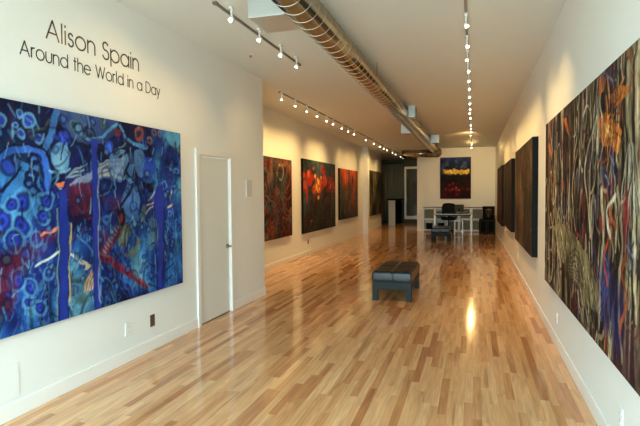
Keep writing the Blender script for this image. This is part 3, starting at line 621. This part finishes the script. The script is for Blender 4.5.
def art_end():
    A = Art(-1.285, -.098, 1.312, 2.955, .012); U, V = A.U, A.V; rs = np.random.RandomState(6); h = (V-1.312)/1.643
    n = fbm(U, V, 43, 2.6, 3.4, 4); s = fbm(U, V, 47, 6, 6, 4)
    A.ramp(np.clip(h+(n-.5)*.35, 0, 1), [(0, (58, 14, 16)), (.25, (74, 18, 20)), (.42, (30, 24, 28)), (.6, (22, 28, 38)), (.85, (30, 44, 84)), (1, (44, 62, 112))])
    A.mix(.5*sst(s, .5, .68)*(h > .62), (84, 104, 150)); A.mix(.7*sst(n, .54, .64)*(h > .6), (16, 18, 30)); A.mix(.6*sst(fbm(U, V, 49, 5, 5), .5, .62)*(h < .45), (20, 10, 12))
    A.ell((-.7, 2.34), .56, .07, (70, 84, 40), .8, 0, .03)
    for i in range(60): k = rs.rand(); A.ell((-1.13+.92*k, 2.36+.022*math.sin(k*7)+rs.normal(0, .04)), .05, .035, ((236, 196, 70), (250, 226, 130), (226, 166, 50))[i % 3], .9)
    for i in range(22): A.ell((-.68+rs.normal(0, .2), 1.72+rs.normal(0, .14)), .035, .04, ((176, 36, 40), (206, 84, 84), (120, 20, 26))[i % 3], .55)
    A.veins(501, 4, 4, 8, .016, (10, 10, 16), .7); A.C *= (.5+.9*fbm(U, V, 511, 7, 7, 3))[..., None]*np.where((V > 2.2) & (V < 2.52), 1.15, np.where(V > 2.5, 1.25, .85))[..., None]
    return A
canvas('hanging_painting', 'dark blue and maroon painting with a yellow cloud band on the end wall', art_end(), YB, 'y', -1, .05)

# ------------------------------------------------------------------ track lighting
WARM = (1.0, .63, .225)
ORD = ['first', 'second', 'third', 'fourth', 'fifth', 'sixth', 'seventh', 'eighth', 'ninth', 'tenth', 'eleventh', 'twelfth', 'thirteenth', 'fourteenth', 'fifteenth', 'sixteenth', 'seventeenth', 'eighteenth', 'nineteenth']
def track(x, y0, y1, label):
    t = thing('ceiling_track', label, 'light track', (x, (y0+y1)/2, H))
    bm = NB(); box(bm, x-.013, x+.013, y0, y1, H-.020, H-.0005); obj('rail', bm, M['track'], t, .003)
    bm = NB(); box(bm, x-.022, x+.022, y0-.03, y0+.01, H-.024, H-.0005); obj('end_cap', bm, M['track'], t, .003)
    return t
def head(x, y, aim, label, group, watts, size=58, blend=1.0):
    top = H-.020; t = thing('track_spotlight', label, 'spotlight', (x, y, top-.15), group)
    bm = NB(); box(bm, x-.016, x+.016, y-.035, y+.035, top-.022, top-.0005); obj('adapter', bm, M['lampwhite'], t, .003)
    bm = NB(); rod(bm, (x, y, top-.022), (x, y, top-.085), .011, seg=14); obj('stem', bm, M['lampwhite'], t, smooth=False)
    c = Vector((x, y, top-.108)); d = (Vector(aim)-c).normalized()
    bm = NB(); rod(bm, c-d*.020, c+d*.004, .016, .019, seg=18); obj('lamp_holder', bm, M['lampwhite'], t)
    bm = NB(); rod(bm, c+d*.004, c+d*.026, .013, .020, seg=20); obj('bulb', bm, M['bulb'], t)
    if watts:
        l = bpy.data.lights.new('spot_beam', 'SPOT'); l.energy = watts; l.color = WARM; l.spot_size = math.radians(size); l.spot_blend = blend; l.shadow_soft_size = .03
        lo = bpy.data.objects.new('spot_beam', l); COL.objects.link(lo); lo.location = (c+d*.042)-WORLD[t]; lo.parent = t
        lo.rotation_euler = d.to_track_quat('-Z', 'Y').to_euler()
    return t

WN, WL, WR = 7, 20, 24
track(-2.27, 4.36, 6.78, 'short light track on the ceiling above the blue painting')
for i, y in enumerate((4.47, 5.13, 5.76, 6.32)):
    tgt = ((XL, 3.75, 2.1), (XL, 4.4, 1.75), (XL, 5.0, 1.5), (XL, 7.0, 1.5))[i]
    head(-2.165, y, tgt, ORD[i]+' spotlight from the near end of the short track by the lettering', 'spotlights on the short track', WN, 95)
track(-3.20, 8.45, 24.6, 'long light track on the ceiling along the rear gallery left wall')
yl = [8.43, 9.14, 9.83, 10.54, 11.29, 11.84, 12.68, 13.38, 14.08, 15.69, 17.04, 18.17, 19.04, 19.73, 21.18, 22.01, 23.51, 24.37]
centre = [10.0, 10.6, 13.4, 16.8, 21.0, 22.8]
for i, y in enumerate(yl):
    ty = min(centre, key=lambda c: abs(c-y)); ty = y+(ty-y)*.45
    head(-3.16, y, (XREC, ty, 1.35) if y < 23 else ((-3.7, 26.6, 1.2) if i % 2 else (-3.0, 26.9, 1.3)), ORD[i]+' spotlight from the near end of the long left track', 'spotlights on the long left track', WL*(.6 if y > 22.5 else 1), 118)
track(-.075, 4.2, 20.6, 'long light track on the ceiling toward the right wall')
yr = [(-0.075, 5.32, 1), (-0.075, 6.07, 1), (-0.075, 6.68, -1), (-0.075, 7.31, 1), (-0.075, 7.95, 1), (-0.075, 8.56, 1), (-0.075, 9.29, 1), (-0.075, 9.98, 1), (-0.075, 10.65, 1), (-0.075, 11.19, -1), (-0.075, 11.94, 1), (-0.075, 13.19, 1), (-0.075, 13.94, 1), (-0.075, 14.65, 1), (-0.075, 15.53, -1), (-0.075, 18.57, 1), (-0.075, 19.96, 1)]
for i, (x, y, s) in enumerate(yr):
    if s > 0: tgt = (XR, y+.25, 1.5)
    else: tgt = (-1.9, y+.9, 0.0)
    if i in (14, 15): tgt = (-.05 if i % 2 else -1.35, YB, 1.9)
    if y > 19.5: tgt = (-.35, 11.5, 0)
    head(x, y, tgt, ORD[i]+' spotlight from the near end of the right track', 'spotlights on the right track', WR*(.8 if y > 19.5 else 1.7 if i in (14, 15) else 1.0 if s > 0 else .8), 95)

# small flush ceiling fitting
t = thing('ceiling_sprinkler', 'small flush white sprinkler fitting on the ceiling above the white door', 'sprinkler', (-2.70, 6.10, H-.03))
bm = NB(); rod(bm, (-2.70, 6.10, H-.0002), (-2.70, 6.10, H-.012), .05, .042, seg=24); obj('escutcheon', bm, M['lampwhite'], t)
bm = NB(); rod(bm, (-2.70, 6.10, H-.010), (-2.70, 6.10, H-.034), .011, .016, seg=14); obj('nozzle', bm, M['steel'], t)

# ------------------------------------------------------------------ spiral duct
DX, DZ, DR = -1.405, 3.165, .143
t = thing('spiral_duct', 'long bare metal spiral duct hanging under the ceiling', 'duct', (DX, 10, H))
def spiral(name, p0, axis, length, r, pitch=.20, seg=40):
    """tube along +y ('y') or -x ('x') with a raised lock seam wound round it"""
    P = lambda l, th, rr: (p0[0]+rr*math.cos(th), p0[1]+l, p0[2]+rr*math.sin(th)) if axis == 'y' else (p0[0]-l, p0[1]+rr*math.cos(th), p0[2]+rr*math.sin(th))
    bm = NB(); rod(bm, (p0), P(length, 0, 0), r, seg=seg)
    o = obj(name, bm, M['galv'], t, smooth=False)
    for f in o.data.polygons: f.use_smooth = len(f.vertices) == 4
    bm = NB(); prev = None; per = 28
    for k in range(int(length/pitch*per)+1):
        l = pitch*k/per; th = 2*PI*k/per
        ring = [bm.verts.new(P(max(0, min(length, l+q)), th, rr)) for q, rr in ((-.0045, r-.002), (-.003, r+.003), (.003, r+.003), (.0045, r-.002))]
        if prev:
            for q in range(3): bm.faces.new((prev[q], prev[q+1], ring[q+1], ring[q]))
        prev = ring
    obj('lock_seam', bm, M['seam'], o, smooth=False)
    return o
spiral('main_duct', (DX, YF+.4, DZ), 'y', 20.3-YF-.4, DR)
spiral('branch_duct', (DX+.10, 20.20, DZ-.11), 'x', 1.33, .155)
bm = NB(); ball(bm, (DX+.03, 20.28, DZ-.07), .215, 1, 1, .95, 24, 14); obj('elbow', bm, M['galv'], t, smooth=True)
for k, y in enumerate((1.0, 4.0, 7.0, 10.0, 13.0, 16.0, 19.0)):
    bm = NB()
    for dx in (-DR-.008, DR+.008): rod(bm, (DX+dx, y, DZ-.02), (DX+dx, y, H-.0005), .004, seg=8)
    rod(bm, (DX-DR-.008, y, DZ-.0), (DX+DR+.008, y, DZ-.0), .003, seg=6)
    obj('hanger', bm, M['steel'], t)
for s, y0, y1, xo in ((-1, 4.18, 4.62, -1.87), (1, 10.62, 10.92, -1.13), (-1, 13.45, 13.75, -1.79), (1, 16.3, 16.6, -1.02)):
    xi = DX+s*(DR-.01); bm = NB(); box(bm, xi, xo, y0, y1, 3.085, H-.0006)
    r = obj('air_register', bm, M['register'], t, .004)
    bm = NB()
    for q in range(7): z = 3.105+q*.029; box(bm, xo, xo+s*.004, y0+.02, y1-.02, z, z+.014)
    obj('louvre', bm, M['register_dark'], r)

# ------------------------------------------------------------------ benches
def bench(x0, x1, y0, y1, label):
    t = thing('bench', label, 'bench', ((x0+x1)/2, (y0+y1)/2, 0), 'leather topped gallery benches'); lw = .078
    for x in (x0, x1-lw):
        for y in (y0, y1-lw):
            bm = NB(); box(bm, x, x+lw, y, y+lw, 0.0005, .168); obj('leg', bm, M['benchframe'], t, .003)
    bm = NB(); box(bm, x0, x1, y0, y0+.03, .168, .280); box(bm, x0, x1, y1-.03, y1, .168, .280); box(bm, x0, x0+.03, y0+.03, y1-.03, .168, .280); box(bm, x1-.03, x1, y0+.03, y1-.03, .168, .280)
    box(bm, x0+.03, x1-.03, y0+.03, y1-.03, .262, .278)
    obj('frame', bm, M['benchframe'], t, .003)
    # tufted cushion: rounded slab pinched along its seams
    bm = NB(); nx, ny = 36, 60; z0, z1 = .281, .434; ex, ey = x0+.004, y0+.004; wx, wy = x1-x0-.008, y1-y0-.008
    def hgt(a, b):
        e = min(a*wx, (1-a)*wx, b*wy, (1-b)*wy); rnd = .022
        z = z1-.022*(1-min(1, e/rnd))**2
        s = min(abs(a-.5)*wx, min(abs(b-q)*wy for q in (.5,)))
        return z-.016*math.exp(-(s/.016)**2)
    top = [[bm.verts.new((ex+wx*i/nx, ey+wy*j/ny, hgt(i/nx, j/ny))) for i in range(nx+1)] for j in range(ny+1)]
    for j in range(ny):
        for i in range(nx): bm.faces.new((top[j][i], top[j][i+1], top[j+1][i+1], top[j+1][i]))
    loop = [(i, 0) for i in range(nx)]+[(nx, j) for j in range(ny)]+[(i, ny) for i in range(nx, 0, -1)]+[(0, j) for j in range(ny, 0, -1)]
    prev = [top[j][i] for i, j in loop]
    for zz, out in ((.395, .003), (.335, .005), (.300, .004), (z0, 0)):
        cur = []
        for (i, j) in loop:
            px, py = ex+wx*i/nx, ey+wy*j/ny
            ox = (-1 if i == 0 else 1 if i == nx else 0); oy = (-1 if j == 0 else 1 if j == ny else 0)
            pin = .006*math.exp(-((i/nx-.5)*wx/.012)**2) if oy else .006*max(math.exp(-((j/ny-q)*wy/.012)**2) for q in (.5,))
            cur.append(bm.verts.new((px+ox*(out-pin), py+oy*(out-pin), zz)))
        for a in range(len(loop)):
            b = (a+1) % len(loop); bm.faces.new((prev[a], cur[a], cur[b], prev[b]))
        prev = cur
    bm.faces.new(prev)
    c = obj('seat_cushion', bm, M['leather'], t, smooth=True)
    bm = NB()
    for z in (.290,):
        P = [(ex, ey), (ex+wx, ey), (ex+wx, ey+wy), (ex, ey+wy)]
        for a in range(4): rod(bm, (*P[a], z), (*P[(a+1) % 4], z), .008, seg=8)
    obj('piping', bm, M['piping'], c)
bench(-1.412, -.848, 7.43, 8.60, 'black leather bench on grey legs alone in the middle of the floor')
bench(-1.300, -.735, 16.95, 18.10, 'far black leather bench on grey legs in front of the desk')

# ------------------------------------------------------------------ office corner at the end wall
def cube_shelf(x0, w, label, filled):
    t = thing('cube_shelf', label, 'shelf', (x0+w/2, YB-.2, 0), 'pale cube shelves along the end wall')
    y0, y1, z1, th = YB-.36, YB-.016, .96, .048
    bm = NB()
    box(bm, x0+.002, x0+th, y0, y1, .0006, z1); box(bm, x0+w-th, x0+w-.002, y0, y1, .0006, z1)
    obj('side_panel', bm, M['shelf'], t, .003)
    for z in (.05, .485, z1-th):
        bm = NB(); box(bm, x0+th, x0+w-th, y0, y1, z, z+th); obj('shelf_board', bm, M['shelf'], t, .003)
    bm = NB(); box(bm, x0+th, x0+w-th, y1-.008, y1, .05+th, .485); box(bm, x0+th, x0+w-th, y1-.008, y1, .485+th, z1-th); obj('back_panel', bm, M['shelf'], t)
    return t
xs, w = -1.93, .462
cube_shelf(xs, w, 'pale cube shelf at the left end of the row, under the white wall edge', 1)
cube_shelf(xs+w, w, 'pale cube shelf second from the left of the row, behind the desk end', 1)
cube_shelf(xs+2*w, w, 'pale cube shelf in the middle of the row, behind the black office chair', 1)
cube_shelf(xs+3*w, w, 'pale cube shelf fourth from the left, right of the monitor', 1)
cube_shelf(xs+4*w, w, 'pale cube shelf at the right end of the row beside the black panel', 1)
def fbin(x, z, w_, h_, label):
    t = thing('storage_bin', label, 'storage box', (x, YB-.2, z), 'grey bins in the cube shelves')
    bm = NB(); box(bm, x-w_/2, x+w_/2, YB-.345, YB-.03, z+.0006, z+h_); obj('bin_body', bm, M['bin'], t, .008)
    bm = NB(); box(bm, x-.05, x+.05, YB-.350, YB-.345, z+h_*.68, z+h_*.76); obj('bin_handle', bm, M['bin'], t, .002)
names = ['left end shelf', 'second shelf from the left', 'middle shelf', 'fourth shelf from the left', 'right end shelf']
for i in range(5):
    cx = xs+w*(i+.5)
    fbin(cx, .5335, .345, .34 if i != 1 else .27, 'grey storage bin in the upper cell of the '+names[i])
    if i > 1: fbin(cx, .0985, .345, .34 if i % 2 else .30, 'grey storage bin in the lower cell of the '+names[i])
# thin dark ledge along the shelf tops
tag(obj('shelf_top_board', (lambda b: (box(b, xs, xs+5*w, YB-.375, YB-.016, .9606, .980), b)[1])(NB()), M['darkgrey'], bevel=.003, origin=(xs+2.5*w, YB-.2, .96)), 'long thin dark board lying across the tops of the pale cube shelves', 'shelf board')

# desk
dx0, dx1, dy0, dy1, dz = -1.42, -.025, 19.70, 20.30, .765
t = thing('desk', 'pale topped desk with thin white square legs in front of the cube shelves', 'desk', ((dx0+dx1)/2, 20.3, 0))
bm = NB(); box(bm, dx0, dx1, dy0, dy1, dz-.026, dz); obj('desk_top', bm, M['glasstop'], t, .004)
for x in (dx0+.02, dx1-.06):
    for y in (dy0+.02, dy1-.06):
        bm = NB(); box(bm, x, x+.03, y, y+.03, .0006, dz-.026); obj('leg', bm, M['whitemetal'], t, .003)
bm = NB(); box(bm, dx0+.06, dx1-.06, dy0+.025, dy0+.05, dz-.075, dz-.026); box(bm, dx0+.06, dx1-.06, dy1-.05, dy1-.025, dz-.075, dz-.026); obj('apron', bm, M['darkgrey'], t, .002)
# small white framed stand under the desk
t = thing('side_stand', 'small white open frame stand under the right half of the desk', 'stand', (-.53, 20.0, 0))
for x in (-.68, -.40):
    bm = NB()
    box(bm, x, x+.028, 19.80, 19.828, .0006, .52); box(bm, x, x+.028, 20.15, 20.178, .0006, .52); box(bm, x, x+.028, 19.828, 20.15, .492, .52); obj('leg_frame', bm, M['whitemetal'], t, .002)
bm = NB(); box(bm, -.652, -.40, 19.80, 20.178, .10, .125); obj('lower_shelf', bm, M['whitemetal'], t, .002)
bm = NB(); box(bm, -.652, -.40, 19.80, 20.178, .495, .515); obj('upper_shelf', bm, M['whitemetal'], t, .002)
# monitor
t = thing('monitor', 'dark computer monitor seen from behind on the desk, right of the chair back', 'monitor', (-.51, 19.95, dz))
bm = NB(); box(bm, -.675, -.345, 19.935, 19.975, dz+.075, dz+.345); obj('display_case', bm, M['darkgrey'], t, .012)
bm = NB(); box(bm, -.66, -.36, 19.975, 19.978, dz+.09, dz+.33); obj('screen', bm, M['black'], t)
bm = NB(); box(bm, -.535, -.485, 19.915, 19.935, dz+.010, dz+.20); box(bm, -.60, -.42, 19.87, 20.03, dz+.0006, dz+.012); obj('stand_foot', bm, M['black'], t, .004)
# papers and small things
for x, lab in ((xs+w*.5, 'white stack of paper on a black box in the left end shelf'), (xs+w*1.5, 'white stack of paper on a black box in the second shelf')):
    bm = NB(); box(bm, x-.12, x+.12, YB-.34, YB-.06, .0986, .36); tag(obj('box_file', bm, M['black'], bevel=.006, origin=(x, YB-.2, .0986)), lab.replace('white stack of paper on a black box', 'black file box under a white paper stack'), 'box', 'black file boxes in the lower cells')
    bm = NB()
    for k in range(6): box(bm, x-.105+random.uniform(-.004, .004), x+.105+random.uniform(-.004, .004), YB-.335, YB-.08, .3606+k*.008, .3682+k*.008)
    tag(obj('paper_stack', bm, M['paper'], origin=(x, YB-.2, .36)), lab, 'paper', 'paper stacks in the lower cells')

# office chair, facing the viewer behind the desk
cx, cy = -.92, 20.62
t = thing('office_chair', 'black swivel office chair with a wide rounded back behind the desk', 'chair', (cx, cy, 0))
bm = NB()
pts = []
nA, nB = 16, 10
g = []
for j in range(nB+1):
    row = []
    for i in range(nA+1):
        a, b = i/nA*2-1, j/nB*2-1
        sx = .265*a*(1-.16*max(0, b)**2-.05*b*b); sz = .925+.225*b*(1-.10*a*a)
        row.append((cx+sx, cy+.13-.05*a*a, sz))
    g.append(row)
F_ = [[bm.verts.new(p) for p in r] for r in g]; B_ = [[bm.verts.new((p[0], p[1]+.065, p[2])) for p in r] for r in g]
for j in range(nB):
    for i in range(nA):
        bm.faces.new((F_[j][i], F_[j][i+1], F_[j+1][i+1], F_[j+1][i])); bm.faces.new((B_[j][i], B_[j+1][i], B_[j+1][i+1], B_[j][i+1]))
for j in range(nB):
    bm.faces.new((F_[j][0], F_[j+1][0], B_[j+1][0], B_[j][0])); bm.faces.new((F_[j][nA], B_[j][nA], B_[j+1][nA], F_[j+1][nA]))
for i in range(nA):
    bm.faces.new((F_[0][i], B_[0][i], B_[0][i+1], F_[0][i+1])); bm.faces.new((F_[nB][i], F_[nB][i+1], B_[nB][i+1], B_[nB][i]))
obj('backrest', bm, M['fabric'], t, .02, True)
bm = NB(); box(bm, cx-.25, cx+.25, cy-.28, cy+.20, .50, .61); obj('seat', bm, M['fabric'], t, .03, seg=4)
bm = NB(); box(bm, cx-.03, cx+.03, cy+.16, cy+.20, .612, .80); obj('back_support', bm, M['black'], t, .005)
for s in (-1, 1):
    bm = NB(); rod(bm, (cx+s*.262, cy-.05, .52), (cx+s*.285, cy-.05, .68), .016, seg=10); box(bm, cx+s*.285-.03, cx+s*.285+.03, cy-.20, cy+.10, .68, .705); obj('armrest', bm, M['black'], t, .004)
bm = NB(); rod(bm, (cx, cy, .10), (cx, cy, .50), .026, seg=14); obj('gas_column', bm, M['black'], t)
for k in range(5):
    a = 2*PI*k/5+.3; e = (cx+.26*math.cos(a), cy+.26*math.sin(a))
    bm = NB(); rod(bm, (cx, cy, .115), (*e, .075), .024, .016, seg=10); l = obj('base_spoke', bm, M['black'], t)
    bm = NB(); rod(bm, (e[0]-.018, e[1], .0305), (e[0]+.018, e[1], .0305), .030, seg=14); rod(bm, (*e, .05), (*e, .08), .008, seg=8); obj('caster', bm, M['black'], l)

# black cabinet, framed panel beside the end wall
t = thing('cabinet', 'low black cabinet of two framed doors in the corner by the right wall', 'cabinet', (.49, 20.6, 0))
bm = NB(); box(bm, .20, .78, 20.36, 20.72, .0006, .545); obj('carcass', bm, M['black'], t, .004)
for x0, x1 in ((.215, .485), (.495, .765)):
    bm = NB(); box(bm, x0, x1, 20.342, 20.36, .03, .53); dd = obj('door', bm, M['board'], t, .003)
    bm = NB()
    for b_ in ((x0+.02, x1-.02, .49, .51), (x0+.02, x1-.02, .05, .066), (x0+.02, x0+.036, .066, .49), (x1-.036, x1-.02, .066, .49)): box(bm, b_[0], b_[1], 20.338, 20.342, b_[2], b_[3])
    obj('moulding', bm, M['darkgrey'], dd)
t = thing('framed_panel', 'black framed panel with a pale gold plant motif standing on the black cabinet', 'framed panel', (.53, 20.62, .5455))
bm = NB()
for b_ in ((.33, .365, .546, 1.03), (.735, .77, .546, 1.03), (.365, .735, .546, .58), (.365, .735, .995, 1.03)): box(bm, b_[0], b_[1], 20.56, 20.60, b_[2], b_[3])
obj('frame', bm, M['black'], t, .003)
bm = NB(); box(bm, .365, .735, 20.575, 20.59, .58, .995); pn = obj('panel', bm, M['board'], t)
bm = NB()
for s in (-1, 0, 1):
    for k in range(6):
        z0 = .62+k*.05; x = .55+s*(.02+.012*k); rod(bm, (x, 20.574, z0), (x+s*.012, 20.574, z0+.05), .005, seg=6)
for k in range(9):
    a = PI*(.05+.9*k/8); rod(bm, (.55, 20.574, .89), (.55+.085*math.cos(a), 20.574, .885+.055*math.sin(a)), .008, .004, seg=6)
obj('motif', bm, M['gold'], pn)

# ------------------------------------------------------------------ passage left of the end wall
t = thing('counter', 'pale ended reception counter with a black top in the dark passage', 'counter', (-3.78, 26.4, 0))
bm = NB(); box(bm, -3.94, -3.62, 25.0, 25.06, .0006, 1.20); obj('end_panel', bm, M['counter'], t, .003)
bm = NB(); box(bm, -3.94, -3.62, 25.06, 27.3, .0006, 1.20); obj('carcass', bm, M['black'], t, .003)
bm = NB(); box(bm, -4.02, -3.42, 24.95, 27.35, 1.2005, 1.26); obj('counter_top', bm, M['black'], t, .005)
# pleated curtain
bm = NB(); n = 150; x0, x1 = -5.3, -3.34; lo, hi = [], []
for i in range(n+1):
    x = x0+(x1-x0)*i/n; y = 27.62+.035*math.sin(i*.62)+.012*math.sin(i*1.7)
    lo.append((bm.verts.new((x, y, .03)), bm.verts.new((x, y+.012, .03)))); hi.append((bm.verts.new((x, y, 3.1)), bm.verts.new((x, y+.012, 3.1))))
for i in range(n):
    bm.faces.new((lo[i][0], lo[i+1][0], hi[i+1][0], hi[i][0])); bm.faces.new((lo[i][1], hi[i][1], hi[i+1][1], lo[i+1][1]))
    bm.faces.new((lo[i][0], lo[i][1], lo[i+1][1], lo[i+1][0])); bm.faces.new((hi[i][0], hi[i+1][0], hi[i+1][1], hi[i][1]))
for q in (0, n): bm.faces.new((lo[q][0], hi[q][0], hi[q][1], lo[q][1]))
t = thing('curtain', 'dark grey pleated curtain behind the reception counter', 'curtain', (-4.3, 27.62, 0))
obj('curtain_cloth', bm, M['curtain'], t, smooth=True)
bm = NB(); rod(bm, (x0-.05, 27.626, 3.11), (x1+.05, 27.626, 3.11), .018, seg=12); obj('curtain_rail', bm, M['black'], t)
# glazed door
gx0, gx1, gy, gz0, gz1 = -3.42, -2.36, 26.9, .20, 2.90
d = struct('door_2', [(gx0, gx0+.10, gy, gy+.06, gz0, gz1), (gx1-.10, gx1, gy, gy+.06, gz0, gz1), (gx0+.10, gx1-.10, gy, gy+.06, gz1-.12, gz1), (gx0+.10, gx1-.10, gy, gy+.06, gz0, gz0+.17)], M['frame'], bevel=.004)
struct('pane', [(gx0+.10, gx1-.10, gy+.024, gy+.034, gz0+.17, gz1-.12)], M['glass'], d)
bm = NB(); rod(bm, (gx0+.13, gy-.05, .95), (gx0+.13, gy-.05, 1.35), .012, seg=10)
for z in (.98, 1.32): rod(bm, (gx0+.13, gy-.05, z), (gx0+.08, gy+.005, z), .008, seg=8)
obj('door_handle', bm, M['steel'], d)
struct('wall_door_surround', [(gx1, XR+.1, gy, gy+.1, 0, H), (gx0-.02, gx1, gy, gy+.1, gz1, H), (gx0, gx1, gy, gy+.1, 0, gz0)], M['shadewall'])

# ------------------------------------------------------------------ daylight from the street side
wd = bpy.data.worlds.new('overcast_street'); S.world = wd; wd.use_nodes = True
nt = wd.node_tree; bg = nt.nodes['Background']; bg.inputs['Strength'].default_value = 6.9
tc = nt.nodes.new('ShaderNodeTexCoord'); sp = nt.nodes.new('ShaderNodeSeparateXYZ'); rp = nt.nodes.new('ShaderNodeValToRGB'); mr = nt.nodes.new('ShaderNodeMapRange')
mr.inputs['From Min'].default_value = -1; mr.inputs['From Max'].default_value = 1
nt.links.new(tc.outputs['Generated'], sp.inputs[0]); nt.links.new(sp.outputs['Z'], mr.inputs['Value']); nt.links.new(mr.outputs['Result'], rp.inputs['Fac']); nt.links.new(rp.outputs['Color'], bg.inputs['Color'])
e = rp.color_ramp.elements; e[0].position = .46; e[0].color = (.34, .44, .455, 1); e[1].position = .56; e[1].color = (.66, .94, 1.05, 1)
pl = bpy.data.lights.new('shopfront_daylight', 'AREA'); pl.shape = 'RECTANGLE'; pl.size = 3.7; pl.size_y = 2.95; pl.cycles.is_portal = True
po = bpy.data.objects.new('shopfront_daylight', pl); COL.objects.link(po); po.location = ((XL+XR)/2, YF-.2, 1.6); po.rotation_euler = (PI/2, 0, 0)

# ------------------------------------------------------------------ camera
cd = bpy.data.cameras.new('camera'); cam = bpy.data.objects.new('camera', cd); COL.objects.link(cam)
cd.sensor_width = 36; cd.lens = 519/640*36; cd.clip_start = .05; cd.clip_end = 200
yaw, pit, rol, hc = .2877, .038, -.0082, 1.5702
f = Vector((-math.sin(yaw)*math.cos(pit), math.cos(yaw)*math.cos(pit), -math.sin(pit))); r = Vector((math.cos(yaw), math.sin(yaw), 0)); u = r.cross(f)
r2 = r*math.cos(rol)+u*math.sin(rol); u2 = -r*math.sin(rol)+u*math.cos(rol)
cam.matrix_world = Matrix(((r2.x, u2.x, -f.x, 0), (r2.y, u2.y, -f.y, 0), (r2.z, u2.z, -f.z, hc), (0, 0, 0, 1)))
S.camera = cam

S.view_settings.view_transform = 'Standard'; S.view_settings.look = 'None'; S.view_settings.gamma = 1.0; S.view_settings.exposure = 1.45
S.view_settings.use_curve_mapping = False
S.cycles.use_denoising = True; S.cycles.max_bounces = 10; S.cycles.diffuse_bounces = 6; S.cycles.sample_clamp_indirect = 4.0
